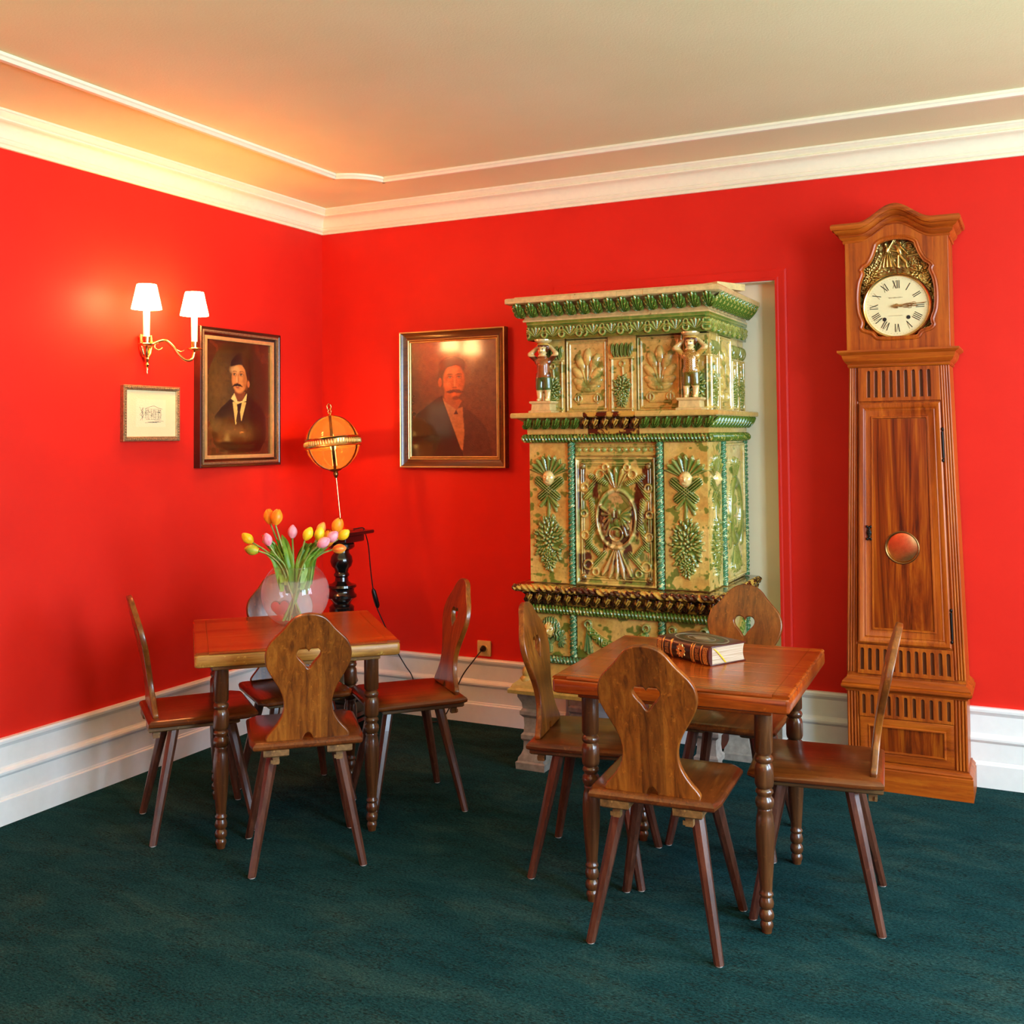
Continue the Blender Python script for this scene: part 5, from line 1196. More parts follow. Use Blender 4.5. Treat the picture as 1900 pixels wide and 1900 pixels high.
# ================================================================== wall sconce
def build_sconce():
    t = thing('wall_sconce', 'lit brass two-armed wall sconce with small cream shades above the framed drawing', 'wall lamp', (0, -1.353, 1.915), PI / 2)
    # local: -y points into the room, x runs along the wall
    B = M['brass']
    bp = MB()
    for s in (-1, 0, 1):
        bp.tube([(s * 0.030, -0.014, 0.055), (s * 0.034, -0.018, 0.01), (s * 0.022, -0.020, -0.03), (0, -0.022, -0.058)], 0.0075, 10)
    bp.ball((0, -0.010, 0.045), (0.040, 0.012, 0.016), 20, 10); bp.ball((0, -0.010, 0.0), (0.036, 0.010, 0.05), 20, 12); bp.build('backplate', B, t, True, 60)
    fin = MB().lathe([(0.003, -0.125), (0.005, -0.118), (0.003, -0.110), (0.007, -0.100), (0.004, -0.092), (0.012, -0.082), (0.005, -0.072), (0.009, -0.062), (0.012, -0.055), (0.006, -0.045)], 14, (0, -0.022)); fin.build('finial', B, t, True, 50)
    for s in (-1, 1):
        ex, ey = s * 0.147, -0.168
        q3 = lambda f, z: (s * (0.012 + 0.135 * f), -0.020 - 0.148 * f, z)
        arm = spline([q3(0, 0.005), q3(0.20, 0.026), q3(0.36, 0.032), q3(0.52, 0.006), q3(0.66, -0.034), q3(0.82, -0.058), q3(0.95, -0.052), (ex, ey, -0.018)], 6)
        ar = MB().tube(arm, 0.0075, 10)
        cl = [(s * (0.040 + 0.012 * math.cos(q)), -0.052 - 0.012 * math.cos(q), 0.004 + 0.016 * math.sin(q)) for q in [PI / 2 + 2 * PI * 0.7 * k / 14 for k in range(15)]]; ar.tube(cl, 0.004, 8)
        lf = [q3(0.6, -0.012), q3(0.70, -0.020), q3(0.78, -0.012)]; ar.tube(lf, 0.005, 8, 0.001)
        ao = ar.build('arm', B, t, True, 60)
        MB().lathe([(0.006, -0.024), (0.010, -0.016), (0.030, -0.010), (0.036, -0.004), (0.034, -0.002), (0.014, -0.002), (0.0145, 0.004), (0.0165, 0.022), (0.0165, 0.028)], 22, (ex, ey)).build('drip_cup', B, ao, True, 40)
        MB().lathe([(0.0135, 0.022), (0.0145, 0.155), (0.010, 0.158)], 18, (ex, ey)).build('candle_tube', M['lit_candle'], ao, True, 40)
        MB().lathe([(0.006, 0.156), (0.013, 0.170), (0.014, 0.185), (0.008, 0.205), (0.002, 0.222)], 14, (ex, ey)).build('bulb', M['lit_bulb'], ao, True, 60)
        # thin cone shade, open above and below
        SB = 0.150; ST = 0.258; V_ = []; F_ = []; n = 40
        for r_, z in ((0.0645, SB), (0.0632, SB + 0.008), (0.0425, ST - 0.004), (0.0412, ST), (0.0400, ST), (0.0412, ST - 0.005), (0.0620, SB + 0.008), (0.0633, SB)):
            for k in range(n): q = 2 * PI * k / n; V_.append((ex + r_ * math.cos(q), ey + r_ * math.sin(q), z))
        for i in range(8):
            i2 = (i + 1) % 8
            for k in range(n): F_.append((i * n + k, i * n + (k + 1) % n, i2 * n + (k + 1) % n, i2 * n + k))
        MB().add(V_, F_).build('lamp_shade', M['lit_shade'], ao, True, 50)
        # light of this bulb (world position: local x runs along +y, local -y along +x)
        lamp('sconce_light', (-ey, -1.353 + ex, 1.915 + 0.20), SCONCE_W, WARM, 0.02)
build_sconce()

# ================================================================== framed pictures
def picture(name, label, loc, rz, w, h, prof, fmat, slip, art, depth, nx=230, ny=270, mat='canvas', extra=None):
    """frame of mitred profile, gilt slip, painted canvas; hangs with its back on y=0, facing -y"""
    t = thing(name, label, 'picture', loc, rz)
    P = [(-w / 2, -h / 2), (-w / 2, h / 2), (w / 2, h / 2), (w / 2, -h / 2)][::-1]
    MB().sweep(P, [(-i, d) for i, d in prof], closed=True, plane='xz').build('frame', M[fmat], t, True, 28)
    ins = prof[-2][0] if prof[-1][1] == 0 else prof[-1][0]
    Q = lambda i: [(-w / 2 + i, -h / 2 + i), (-w / 2 + i, h / 2 - i), (w / 2 - i, h / 2 - i), (w / 2 - i, -h / 2 + i)][::-1]
    for i, (a, wd, d, m_) in enumerate(slip):
        MB().sweep(Q(a), [(0, d - 0.012), (0, d), (-wd * 0.5, d + 0.002), (-wd, d - 0.001), (-wd, d - 0.012)], closed=True, plane='xz').build('gilt_slip', M[m_], t, True, 40)
    a = slip[-1][0] + slip[-1][1] - 0.002 if slip else ins
    cw_, ch_ = w - 2 * a, h - 2 * a
    relief('canvas' if mat == 'canvas' else 'sheet', t, cw_, ch_, nx, ny, lambda U, V: (0 * U, art(U / cw_ + 0.5, 1 - V / ch_)), (0, -depth, -ch_ / 2), thick=depth * 0.8, mat=mat)
    if extra: extra(t, cw_, ch_, depth)
    return t
def ell(U, V, cx, cy, rx, ry, soft=8): return np.clip((1 - np.hypot((U - cx) / rx, (V - cy) / ry)) * soft, 0, 1)
def brush(U, V, C, amt=0.35, seed=1):
    n = fbm(U * 26, V * 34, seed, 4); return C * (1 - amt + 2 * amt * n)[..., None]
def art_oval(U, V):
    C = flat(U, (74, 34, 16)); C = lay(C, np.clip((fbm(U * 9, V * 9, 4, 3) - 0.5) * 5, 0, 0.5), (104, 46, 20))
    ov = ell(U, V, 0.47, 0.475, 0.47, 0.50, 30); O = flat(U, (52, 34, 14)); O = lay(O, np.clip(1 - np.hypot((U - 0.18) / 0.4, (V - 0.45) / 0.5), 0, 1) * 0.8, (104, 76, 28))
    C = C * (1 - ov[..., None]) + O * ov[..., None]
    co = blur(inpoly(U, V, [(0.37, 0.51), (0.24, 0.58), (0.14, 0.66), (0.09, 0.80), (0.13, 0.90), (0.26, 0.975), (0.50, 0.985), (0.82, 0.97), (0.92, 0.86), (0.92, 0.67), (0.84, 0.56), (0.70, 0.50), (0.62, 0.45)]), 2); C = lay(C, co, (26, 15, 9))
    C = lay(C, blur(inpoly(U, V, [(0.40, 0.53), (0.445, 0.735), (0.51, 0.66), (0.535, 0.70), (0.61, 0.53)]), 1), (222, 186, 92))
    C = lay(C, blur(inpoly(U, V, [(0.465, 0.53), (0.475, 0.62), (0.45, 0.70), (0.47, 0.74), (0.53, 0.69), (0.515, 0.62), (0.545, 0.53)]), 1), (34, 18, 12))
    C = lay(C, blur(inpoly(U, V, [(0.43, 0.43), (0.42, 0.50), (0.47, 0.54), (0.56, 0.53), (0.60, 0.44)]), 2), (120, 60, 26))
    C = lay(C, blur(inpoly(U, V, [(0.425, 0.455), (0.375, 0.505), (0.475, 0.55), (0.61, 0.52), (0.622, 0.45), (0.545, 0.525), (0.475, 0.528)]), 1), (232, 200, 110))
    C = lay(C, ell(U, V, 0.535, 0.215, 0.155, 0.125, 6), (30, 15, 8)); C = lay(C, ell(U, V, 0.63, 0.30, 0.065, 0.11, 5), (30, 15, 8))
    C = lay(C, ell(U, V, 0.505, 0.325, 0.125, 0.138, 7), (206, 128, 58)); C = lay(C, ell(U, V, 0.60, 0.34, 0.06, 0.11, 2) * 0.55, (150, 78, 34)); C = lay(C, ell(U, V, 0.44, 0.25, 0.10, 0.05, 2) * 0.6, (236, 172, 96))
    C = lay(C, ell(U, V, 0.645, 0.37, 0.022, 0.034, 4), (190, 104, 50))
    C = lay(C, blur(inpoly(U, V, [(0.38, 0.17), (0.37, 0.225), (0.46, 0.205), (0.54, 0.20), (0.59, 0.24), (0.63, 0.34), (0.67, 0.28), (0.62, 0.14), (0.48, 0.11)]), 2), (30, 15, 8))
    for x, w_ in ((0.428, 0.036), (0.532, 0.042)):
        C = lay(C, ell(U, V, x, 0.288, w_ * 1.2, 0.022, 1.4) * 0.8, (128, 68, 32)); C = lay(C, ell(U, V, x, 0.292, w_ * 0.62, 0.0065, 3), (196, 160, 110)); C = lay(C, ell(U, V, x - 0.004, 0.292, 0.011, 0.008, 3), (30, 15, 9)); C = lay(C, ell(U, V, x, 0.284, w_ * 0.75, 0.005, 2) * 0.8, (62, 30, 16))
        C = lay(C, blur(inpoly(U, V, [(x - w_ * 1.1, 0.272), (x - w_ * 0.4, 0.258), (x + w_ * 0.5, 0.257), (x + w_ * 1.15, 0.268), (x + w_ * 0.4, 0.266), (x - w_ * 0.4, 0.267)]), 2) * 0.85, (58, 28, 14))
    C = lay(C, blur(inpoly(U, V, [(0.482, 0.285), (0.500, 0.352), (0.486, 0.366), (0.474, 0.33)]), 3) * 0.6, (150, 82, 38)); C = lay(C, ell(U, V, 0.466, 0.330, 0.011, 0.045, 1.5) * 0.7, (240, 178, 104)); C = lay(C, ell(U, V, 0.474, 0.366, 0.026, 0.007, 2) * 0.6, (116, 58, 28)); C = lay(C, ell(U, V, 0.43, 0.345, 0.04, 0.04, 1) * 0.45, (232, 150, 84)); C = lay(C, ell(U, V, 0.478, 0.436, 0.045, 0.020, 1.2) * 0.5, (226, 150, 82))
    C = lay(C, blur(inpoly(U, V, [(0.385, 0.405), (0.43, 0.372), (0.475, 0.368), (0.52, 0.375), (0.565, 0.40), (0.52, 0.395), (0.475, 0.392), (0.43, 0.395)]), 1), (34, 16, 9)); C = lay(C, ell(U, V, 0.475, 0.404, 0.034, 0.009, 3), (160, 74, 50))
    return brush(U, V, C, 0.22, 3)
def art_beard(U, V):
    C = flat(U, (96, 62, 36)); C = lay(C, np.clip(1 - V * 2.2, 0, 1) * 0.5, (138, 92, 40)); C = lay(C, np.clip((U - 0.55) * 2, 0, 1) * 0.35, (104, 80, 58)); C = lay(C, np.clip((0.35 - U) * 3, 0, 1) * np.clip((V - 0.2) * 3, 0, 1) * 0.7, (52, 22, 12))  # background's warm top and paler right: reflected lamplight painted into the canvas colour
    C = lay(C, blur(inpoly(U, V, [(0.37, 0.47), (0.24, 0.53), (0.08, 0.62), (0.0, 0.70), (0.0, 1.0), (0.62, 1.0), (0.60, 0.95), (0.38, 0.52)]), 3), (26, 14, 10))
    C = lay(C, blur(inpoly(U, V, [(0.61, 0.57), (0.74, 0.64), (0.88, 0.76), (0.95, 1.0), (0.60, 1.0)]), 6) * 0.55, (52, 38, 30))
    C = lay(C, blur(inpoly(U, V, [(0.375, 0.49), (0.40, 0.555), (0.585, 0.935), (0.605, 0.945), (0.625, 0.80), (0.605, 0.575), (0.54, 0.59)]), 2), (196, 132, 76))
    C = lay(C, blur(inpoly(U, V, [(0.40, 0.42), (0.39, 0.52), (0.54, 0.60), (0.60, 0.52)]), 2), (170, 92, 44))
    C = lay(C, ell(U, V, 0.485, 0.215, 0.17, 0.085, 5), (58, 32, 16)); C = lay(C, ell(U, V, 0.36, 0.31, 0.045, 0.09, 4), (70, 38, 18)); C = lay(C, ell(U, V, 0.345, 0.355, 0.026, 0.045, 4), (184, 92, 44))
    C = lay(C, ell(U, V, 0.505, 0.345, 0.135, 0.160, 6), (204, 106, 46)); C = lay(C, ell(U, V, 0.50, 0.265, 0.10, 0.05, 2) * 0.6, (228, 138, 70))
    C = lay(C, blur(inpoly(U, V, [(0.37, 0.195), (0.38, 0.26), (0.43, 0.225), (0.53, 0.21), (0.62, 0.225), (0.64, 0.26), (0.62, 0.17), (0.48, 0.14)]), 2), (56, 30, 16))
    for x in (0.462, 0.566):
        C = lay(C, ell(U, V, x, 0.312, 0.046, 0.022, 1.4) * 0.75, (140, 66, 30)); C = lay(C, ell(U, V, x, 0.317, 0.024, 0.007, 3), (196, 140, 92)); C = lay(C, ell(U, V, x, 0.317, 0.011, 0.008, 3), (40, 20, 12)); C = lay(C, ell(U, V, x, 0.309, 0.032, 0.005, 2) * 0.8, (74, 36, 18))
        C = lay(C, blur(inpoly(U, V, [(x - 0.048, 0.298), (x - 0.02, 0.284), (x + 0.02, 0.284), (x + 0.048, 0.296), (x + 0.02, 0.293), (x - 0.02, 0.293)]), 2) * 0.85, (66, 34, 18))
    C = lay(C, ell(U, V, 0.60, 0.36, 0.05, 0.12, 1) * 0.45, (150, 74, 34)); C = lay(C, ell(U, V, 0.44, 0.37, 0.04, 0.05, 1) * 0.4, (230, 140, 76))
    C = lay(C, ell(U, V, 0.515, 0.365, 0.016, 0.055, 2) * 0.7, (226, 140, 74)); C = lay(C, ell(U, V, 0.515, 0.405, 0.034, 0.010, 3) * 0.6, (110, 50, 24))
    C = lay(C, blur(inpoly(U, V, [(0.41, 0.44), (0.46, 0.425), (0.515, 0.42), (0.57, 0.425), (0.62, 0.445), (0.57, 0.455), (0.515, 0.445), (0.46, 0.455)]), 2), (70, 36, 18)); C = lay(C, ell(U, V, 0.525, 0.495, 0.052, 0.024, 2) * 0.8, (86, 44, 22))
    C = lay(C, blur(inpoly(U, V, [(0.53, 0.595), (0.505, 0.635), (0.555, 0.635)]), 1), (70, 26, 20))
    return brush(U, V, C, 0.34, 8)
def art_drawing(U, V):
    C = flat(U, (240, 226, 170)); pl = inpoly(U, V, [(0.20, 0.20), (0.80, 0.20), (0.80, 0.80), (0.20, 0.80)]); C = lay(C, pl * 0.6, (246, 234, 186))
    return C
prof_dark = [(0.0, 0.0), (0.0, 0.040), (0.004, 0.045), (0.012, 0.044), (0.020, 0.038), (0.034, 0.030), (0.044, 0.028), (0.044, 0.0)]
prof_lt = [(0.0, 0.0), (0.0, 0.036), (0.003, 0.042), (0.007, 0.042), (0.012, 0.036), (0.024, 0.026), (0.040, 0.020), (0.046, 0.022), (0.046, 0.0)]
po = picture('portrait_painting', 'dark oval portrait of a moustached man in black coat, right of the sconce', (0, -0.728, 1.697), PI / 2, 0.605, 0.692, prof_dark, 'frame_wood', [(0.016, 0.012, 0.042, 'gilt_dull'), (0.042, 0.018, 0.032, 'gilt')], art_oval, 0.020)
picture('portrait_painting', 'brown portrait of a bearded man in white shirt, hanging left of the stove', (0.868, 0, 1.695), 0, 0.645, 0.738, prof_lt, 'frame_walnut', [(0.0015, 0.007, 0.044, 'gilt'), (0.044, 0.006, 0.024, 'gilt'), (0.054, 0.007, 0.021, 'gilt')], art_beard, 0.014)
def sketch(t, w, h, d):
    rnd = random.Random(3); mb = MB()
    def ln(x0, z0, x1, z1, r=0.0007): mb.tube([(x0 * w, -d - 0.0004, z0 * h), ((x0 + x1) / 2 * w, -d - 0.0004, ((z0 + z1) / 2 + rnd.uniform(-.008, .008)) * h), (x1 * w, -d - 0.0004, z1 * h)], r, 5)
    for k in range(7): ln(-0.13 + rnd.uniform(-.02, .04), 0.10 - 0.038 * k, 0.20 + rnd.uniform(-.05, .02), 0.095 - 0.038 * k, 0.0004)
    for k in range(7): x = -0.11 + 0.05 * k + rnd.uniform(-.01, .01); ln(x, 0.10 + rnd.uniform(-.03, .02), x, -0.13 + rnd.uniform(-.02, .04), 0.0004)
    for k in range(46):
        x = rnd.uniform(-0.13, 0.19); z = round(rnd.uniform(-3.2, 2.4)) * 0.038; ln(x, z, x + rnd.uniform(0.006, 0.018), z - rnd.uniform(0.008, 0.026), rnd.choice((0.0005, 0.0008, 0.0010)))
    ln(-0.12, 0.11, 0.05, 0.17); ln(0.05, 0.17, 0.22, 0.10)
    for k in range(10): ln(-0.22 + rnd.uniform(-.03, .08), rnd.uniform(-0.18, 0.14), -0.20 + rnd.uniform(-.03, .08), rnd.uniform(-0.18, 0.14), 0.0005)
    for k in range(7): ln(0.0 + rnd.uniform(-.2, .2), -0.16 - rnd.random() * .04, 0.05 + rnd.uniform(-.2, .2), -0.165 - rnd.random() * .04, 0.0006)
    mb.build('ink_drawing', M['dial_ink'], t)
    # small cast leaves along the silvered frame
    W2, H2 = 0.345 / 2, 0.255 / 2; lf = MB().ball((0, 0, 0), (0.0055, 0.0025, 0.0032), 8, 6)
    lm_ = MB().add(lf.v, lf.f); mb2 = MB()
    for k in range(27):
        for s in (-1, 1): mb2.add([(x * 1 + (-W2 + 0.012 + 0.0123 * k), y - 0.0235, z + s * (H2 - 0.010)) for x, y, z in lf.v], lf.f)
    for k in range(18):
        for s in (-1, 1): mb2.add([(z + s * (W2 - 0.010), y - 0.0235, x + (-H2 + 0.022 + 0.0123 * k)) for x, y, z in lf.v], lf.f)
    tag(mb2.build('leaf_ornament', M['gilt_dull'], t, True, 80), kind='stuff')
picture('framed_drawing', 'small framed ink drawing of a house on cream paper under the sconce', (0, -1.317, 1.611), PI / 2, 0.345, 0.255, [(0.0, 0.0), (0.0, 0.020), (0.003, 0.024), (0.018, 0.022), (0.022, 0.018), (0.022, 0.0)], 'gilt_dull', [], art_drawing, 0.014, 60, 45, extra=sketch)

# ================================================================== book
def build_book():
    t = thing('leather_book', 'thick brown leather book with gilt spine and yellow ribbon on the right table', 'book', (2.607, -1.398, 0.728), math.radians(150))
    # local: x along the spine, +y towards... spine lies at +y, fore edge at -y; height z
    Ls, Wd, T = 0.128, 0.082, 0.064
    t.location = (2.682 + (-0.866 * Ls + 0.5 * Wd) , -1.504 + (0.5 * Ls + 0.866 * Wd), 0.728); L = M['leather']
    pb = MB(); n = 8; loop = lambda x: [(x, -Wd + 0.006 + 0.006 * math.sin(PI * k / n), 0.0045 + (T - 0.009) * k / n) for k in range(n + 1)] + [(x, Wd - 0.006, T - 0.0045), (x, Wd - 0.006, 0.0045)]
    pb.rings([loop(-Ls + 0.004), loop(Ls - 0.004)]); pb.build('page_block', M['page_block'], t)
    for z0 in (0.0, T - 0.0045):
        c = slab(Ls, Wd, z0, z0 + 0.0045, 0.004, 0.0016).build('cover', L, t, True, 30)
    sp = MB(); prof = [(Wd - 0.004, 0.0), (Wd + 0.003, 0.004), (Wd + 0.0085, 0.016), (Wd + 0.0105, 0.032), (Wd + 0.0085, 0.048), (Wd + 0.003, T - 0.004), (Wd - 0.004, T), (Wd - 0.006, T - 0.004), (Wd - 0.006, 0.004)]
    sp.rings([[(x, y, z) for y, z in prof] for x in (-Ls, Ls)]); sp.build('spine', L, t, True, 50)
    arc = [(Wd - 0.004, 0.0), (Wd + 0.003, 0.004), (Wd + 0.0085, 0.016), (Wd + 0.0105, 0.032), (Wd + 0.0085, 0.048), (Wd + 0.003, T - 0.004), (Wd - 0.002, T)]
    def band(name, x0, x1, h, mat, z0=0, z1=7):
        MB().rings([[(x, y + h, z) for y, z in arc[z0:z1]] + [(x, y - 0.002, z) for y, z in arc[z0:z1][::-1]] for x in (x0, x1)]).build(name, M[mat], t, True, 50)
    for x0, x1 in ((0.060, 0.092), (-0.040, 0.050), (-0.085, -0.060)): band('spine_label', x0, x1, 0.0006, 'leather_dark')
    for x in (0.096, 0.056, 0.052, -0.044, -0.055, -0.090): band('gilt_rule', x - 0.0018, x + 0.0018, 0.0018, 'book_gold')
    rnd = random.Random(5)
    for x0, x1 in ((0.104, 0.124), (-0.120, -0.098), (-0.058, -0.046)):      # tooled ornament at head and tail
        mb = MB(); c = 0
        xs = int((x1 - x0) / 0.005)
        for i in range(xs):
            for j in range(12):
                y = np.interp(0.006 + j * 0.0046, [a[1] for a in arc], [a[0] for a in arc]) + 0.0012; mb.ball((x0 + 0.0025 + i * 0.005, y, 0.006 + j * 0.0046), (0.0021, 0.0008, 0.0019 + 0.0008 * ((i + j) % 2)), 6, 4)
        tag(mb.build('gilt_tooling', M['book_gold'], t), kind='stuff')
    for cx in (0.076, -0.0725):          # lines of gilt lettering
        mb = MB()
        for i, x in enumerate((cx - 0.006, cx, cx + 0.006)):
            z = 0.014
            while z < 0.050:
                h = rnd.uniform(0.0022, 0.0034); y = np.interp(z, [a[1] for a in arc], [a[0] for a in arc]) + 0.0012; mb.box(x - 0.0017, x + 0.0017, y - 0.0006, y + 0.0004, z, z + h * 0.75); z += h + rnd.choice((0.0006, 0.0006, 0.0022))
        mb.build('gilt_lettering', M['book_gold'], t)
    md = MB(); n = 40
    md.rings([[(0.005 + (0.021 + 0.003 * math.cos(10 * 2 * PI * k / n)) * s * math.cos(2 * PI * k / n), Wd + 0.0098 + h, 0.032 + (0.021 + 0.003 * math.cos(10 * 2 * PI * k / n)) * s * math.sin(2 * PI * k / n)) for k in range(n)] for s, h in ((1.0, 0.0), (0.96, 0.0022), (0.55, 0.0022), (0.52, 0.0014))]); md.build('gilt_medallion', M['book_gold'], t, True, 40)
    MB().box(0.0, 0.010, Wd + 0.0115, Wd + 0.0120, 0.029, 0.035).build('medallion_motif', M['leather_dark'], t)
    # inlaid oval border on the front cover
    for rx, ry, w, m_ in ((0.112, 0.070, 0.006, 'book_silver'), (0.094, 0.056, 0.016, 'leather_dark'), (0.060, 0.034, 0.004, 'book_silver')):
        mb = MB(); n = 48; V_ = []; F_ = []
        for k in range(n):
            a = 2 * PI * k / n
            for s, z in ((1, T - 0.0002), (1, T + 0.0005), ((rx - w) / rx, T + 0.0005), ((rx - w) / rx, T - 0.0002)): V_.append((rx * s * math.cos(a), ry * s * math.sin(a), z))
        for k in range(n):
            for j in range(4): F_.append((k * 4 + j, ((k + 1) % n) * 4 + j, ((k + 1) % n) * 4 + (j + 1) % 4, k * 4 + (j + 1) % 4))
        mb.add(V_, F_); mb.build('cover_inlay', M[m_], t)
    MB().prism([(-0.045, 0), (0, -0.024), (0.045, 0), (0, 0.024)], T - 0.0002, T + 0.0006).build('cover_inlay', M['book_silver'], t)
    rb = MB(); X = -Ls + 0.0035; yy = lambda k: Wd - 0.014 - 0.052 * k / 8; zz = lambda k: T - 0.008 - 0.050 * (k / 8) ** 1.1
    rb.rings([[(X - 0.0012 - 0.003 * math.sin(PI * k / 8), yy(k), zz(k)), (X - 0.0012 - 0.003 * math.sin(PI * k / 8), yy(k) - 0.008, zz(k) - 0.002), (X - 0.0004 - 0.003 * math.sin(PI * k / 8), yy(k) - 0.008, zz(k) - 0.002), (X - 0.0004 - 0.003 * math.sin(PI * k / 8), yy(k), zz(k))] for k in range(9)]); rb.build('ribbon_marker', M['ribbon'], t)
build_book()

# ================================================================== vase and tulips
VX, VY, VZ = 0.906, -1.408, 0.728
def build_vase():
    t = thing('glass_vase', 'round frosted glass vase with a clear neck on the left table', 'vase', (VX, VY, VZ))
    R_ = 0.138; zc = 0.126; out = []
    th0 = math.acos(min(1, 0.118 / R_)); 
    pr = [(0.0, 0.004), (0.045, 0.004), (0.060, 0.006)] + [(R_ * math.cos(a), zc + R_ * math.sin(a)) for a in [math.radians(-60 + 110 * k / 22) for k in range(23)]] + [(0.0875, 0.2335), (0.0885, 0.236)]
    MB().lathe(pr, 56, cap=False).build('glass_bowl', M['frosted_glass'], t, True, 80)
    MB().lathe([(0.0, 0.0), (0.055, 0.0), (0.062, 0.004), (0.052, 0.010), (0.0, 0.012)], 40, cap=False).build('glass_foot', M['clear_glass'], t, True, 50)
    n = 48; MB().add([((0.0885 + 0.0022 * math.cos(2 * PI * j / 8)) * math.cos(2 * PI * k / n), (0.0885 + 0.0022 * math.cos(2 * PI * j / 8)) * math.sin(2 * PI * k / n), 0.236 + 0.0022 * math.sin(2 * PI * j / 8)) for k in range(n) for j in range(8)], [(k * 8 + j, ((k + 1) % n) * 8 + j, ((k + 1) % n) * 8 + (j + 1) % 8, k * 8 + (j + 1) % 8) for k in range(n) for j in range(8)]).build('glass_rim', M['clear_glass'], t, True, 80)
build_vase()
def flower_mesh(name, mat, op=0.0):
    """closed tulip head, base at origin, pointing +z: three inner and three outer overlapping petals"""
    mb = MB(); Hh = 0.060
    for k in range(6):
        out_ = k % 2; a0 = k * PI / 3; rad = 0.0205 if out_ == 0 else 0.0185; V_ = []; F_ = []; nu, nv = 8, 10
        for j in range(nv + 1):
            s = j / nv; r = rad * (math.sin(PI * (0.07 + 0.915 * s)) ** 0.72) + op * 0.014 * s * s; half = 0.74 * (1 - max(0, (s - 0.55) / 0.45) ** 2.6) + 0.30
            for i in range(nu + 1):
                u = -1 + 2 * i / nu; a = a0 + u * half; rr = r * (1 + 0.05 * (1 - u * u)) ; V_.append((rr * math.cos(a), rr * math.sin(a), Hh * s * (1 - 0.04 * u * u)))
        for j in range(nv):
            for i in range(nu): q = j * (nu + 1) + i; F_.append((q, q + 1, q + nu + 2, q + nu + 1))
        mb.add(V_, F_)
    me = bpy.data.meshes.new(name); me.from_pydata(mb.v, [], mb.f); finish(me, M[mat], True, 70); return me
FM = {k: flower_mesh('flower', 'tulip_' + k, o) for k, o in (('yellow', 0), ('orange', 0.25), ('pink', 0), ('red', 0), ('blush', 0), ('lime', 0))}
r_ = Vector((0.895, 0.446, 0)); c_ = Vector((0.446, -0.895, 0))
def p3(px, py, dep):        # bouquet layout: across, up, depth towards the room, all measured from the vase foot
    return Vector((VX, VY, VZ)) + r_ * ((px - 548) / 462) + c_ * dep + Vector((0, 0, (1157 - py) / 462 + dep * 0.25))
TUL = [(459, 995, 'yellow', -48, 0.02, 'yellow tulip leaning far left out of the vase'), (472, 1020, 'lime', -80, 0.06, 'yellow-green tulip bud at the lower left of the bouquet'), (499, 954, 'orange', -8, 0.00, 'open orange tulip at the very top left of the bouquet'),
       (516, 958, 'orange', 8, 0.03, 'orange tulip just right of the topmost one'), (503, 1001, 'pink', -14, 0.08, 'pink tulip low on the left, under the two tall orange ones'), (547, 984, 'pink', 0, 0.04, 'pink tulip standing upright in the middle of the bouquet'),
       (579, 991, 'yellow', 26, 0.07, 'yellow tulip right of centre, lower left of its yellow neighbour'), (596, 988, 'yellow', 14, 0.02, 'yellow tulip directly below the blush tulip'), (594.5, 971.6, 'blush', 24, -0.05, 'blush and yellow tulip above two yellow ones'),
       (627, 971, 'orange', 22, -0.02, 'large orange tulip below the stem of the globe lamp'), (637, 984, 'yellow', 52, -0.06, 'small yellow tulip behind the large orange one'), (608, 994, 'orange', 8, -0.05, 'half-hidden orange tulip between yellow and pink ones'),
       (623, 995, 'pink', 46, 0.04, 'upper pink tulip on the right side'), (611, 1010, 'pink', 58, 0.10, 'lower pink tulip on the right side'), (635, 1017, 'red', 84, 0.02, 'red and yellow tulip pointing right at the far right')]
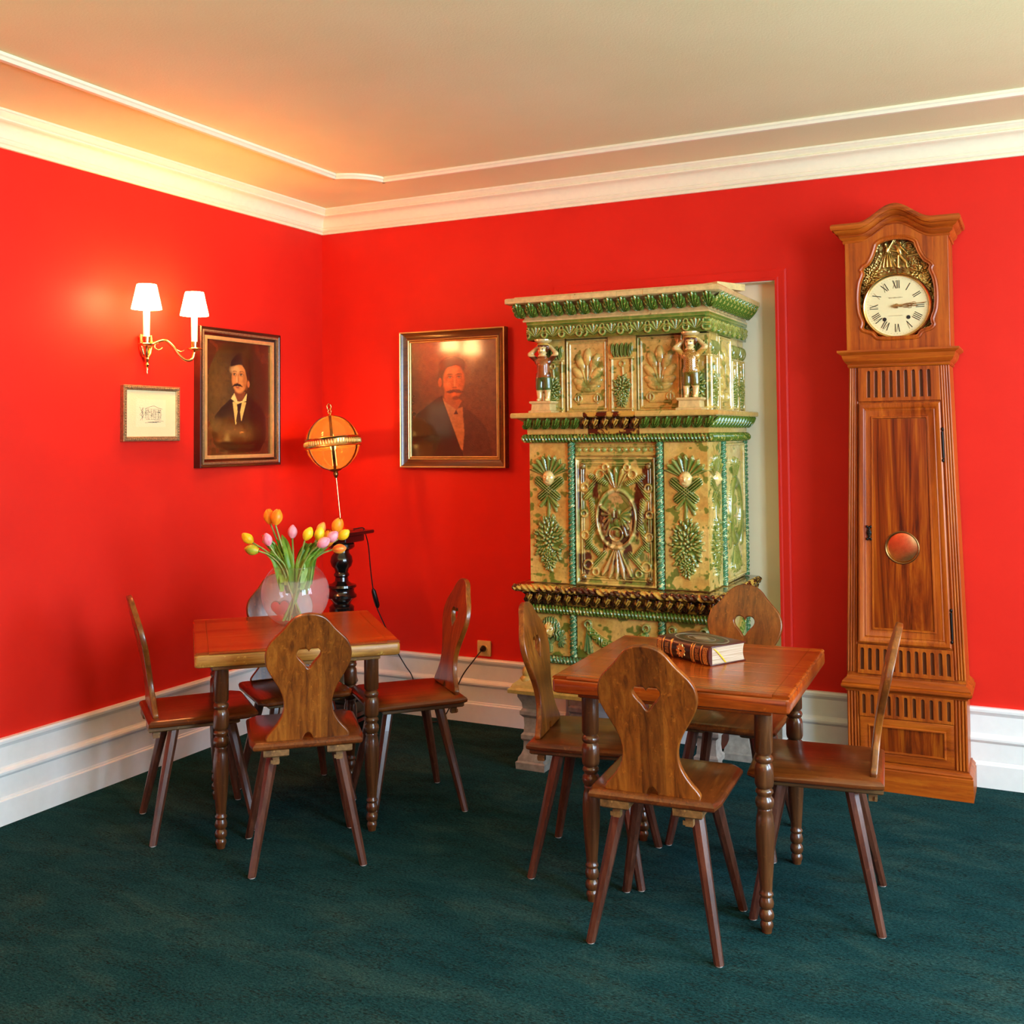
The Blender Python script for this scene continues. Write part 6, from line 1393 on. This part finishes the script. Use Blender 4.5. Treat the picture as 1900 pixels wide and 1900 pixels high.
def build_tulips():
    rnd = random.Random(11)
    for i, (px, py, kind, ang, dep, lab) in enumerate(TUL):
        ctr = p3(px, py, dep); a = math.radians(ang); d = (r_ * math.sin(a) + Vector((0, 0, 1)) * math.cos(a) + c_ * rnd.uniform(-0.15, 0.25)).normalized(); base = ctr - d * 0.030
        fo = (px - 548) / 100
        foot = Vector((VX, VY, VZ + 0.016)) - r_ * (fo * 0.045 + rnd.uniform(-0.012, 0.012)) + c_ * rnd.uniform(-0.025, 0.03)
        neck = Vector((VX, VY, VZ + 0.235)) + r_ * max(-0.072, min(0.072, fo * 0.062)) + c_ * max(-0.05, min(0.06, dep * 0.6))
        t = thing('tulip', lab, 'tulip', foot, 0, 'tulips in the round vase'); L_ = lambda v: v - foot
        cur = spline([foot, foot.lerp(neck, 0.5), neck, neck.lerp(base, 0.55) - d * 0.004 + Vector((0, 0, 0.012 if abs(ang) > 40 else 0)), base], 7)
        MB().tube([L_(v) for v in cur], 0.0042, 8, 0.0036).build('stem', M['tulip_stem'], t, True, 80)
        o = put('flower', FM[kind], t, L_(base)); o.rotation_mode = 'QUATERNION'; o.rotation_quaternion = d.to_track_quat('Z', 'Y') @ Matrix.Rotation(rnd.random() * 6, 3, 'Z').to_quaternion(); s = rnd.uniform(0.90, 1.04) * (1.15 if kind == 'orange' else 1.0); o.scale = (s, s, s)
        # one or two blade leaves hugging the stem, then bending away
        for q in range(2 if i % 2 else 1):
            side = (-1 if fo < 0 else 1) * rnd.uniform(0.4, 1.0) if q == 0 else rnd.uniform(-1, 1); hgt = rnd.uniform(0.28, 0.37)
            st = neck - Vector((0, 0, rnd.uniform(0.06, 0.12))) ; tip = Vector((VX, VY, VZ + hgt)) + r_ * (max(-0.078, min(0.078, fo * 0.062)) + side * 0.095) + c_ * (rnd.uniform(-0.03, 0.08))
            mid = Vector((VX, VY, VZ + 0.255)) + r_ * max(-0.070, min(0.070, fo * 0.060 + side * 0.02)) + c_ * rnd.uniform(-0.03, 0.055)
            ax = spline([st, mid, mid.lerp(tip, 0.55) + Vector((0, 0, 0.014)), tip], 5); wv = (r_ * rnd.uniform(0.5, 1) + c_ * rnd.uniform(-0.6, 0.6)).normalized(); n = len(ax); V_ = []; F_ = []
            for j, v in enumerate(ax):
                s_ = j / (n - 1); hw = 0.0175 * math.sin(PI * min(1, 0.12 + 0.88 * s_)) ** 0.8 + 0.0004; f = c_ * 0.006 * math.sin(PI * s_)
                V_ += [L_(v) - wv * hw, L_(v) + f * 0.5 - wv * hw * 0.5, L_(v) - f, L_(v) + f * 0.5 + wv * hw * 0.5, L_(v) + wv * hw]
            for j in range(n - 1):
                for k in range(4): F_.append((j * 5 + k, j * 5 + k + 1, (j + 1) * 5 + k + 1, (j + 1) * 5 + k))
            MB().add(V_, F_).build('leaf', M['tulip_leaf'], t, True, 80)
build_tulips()
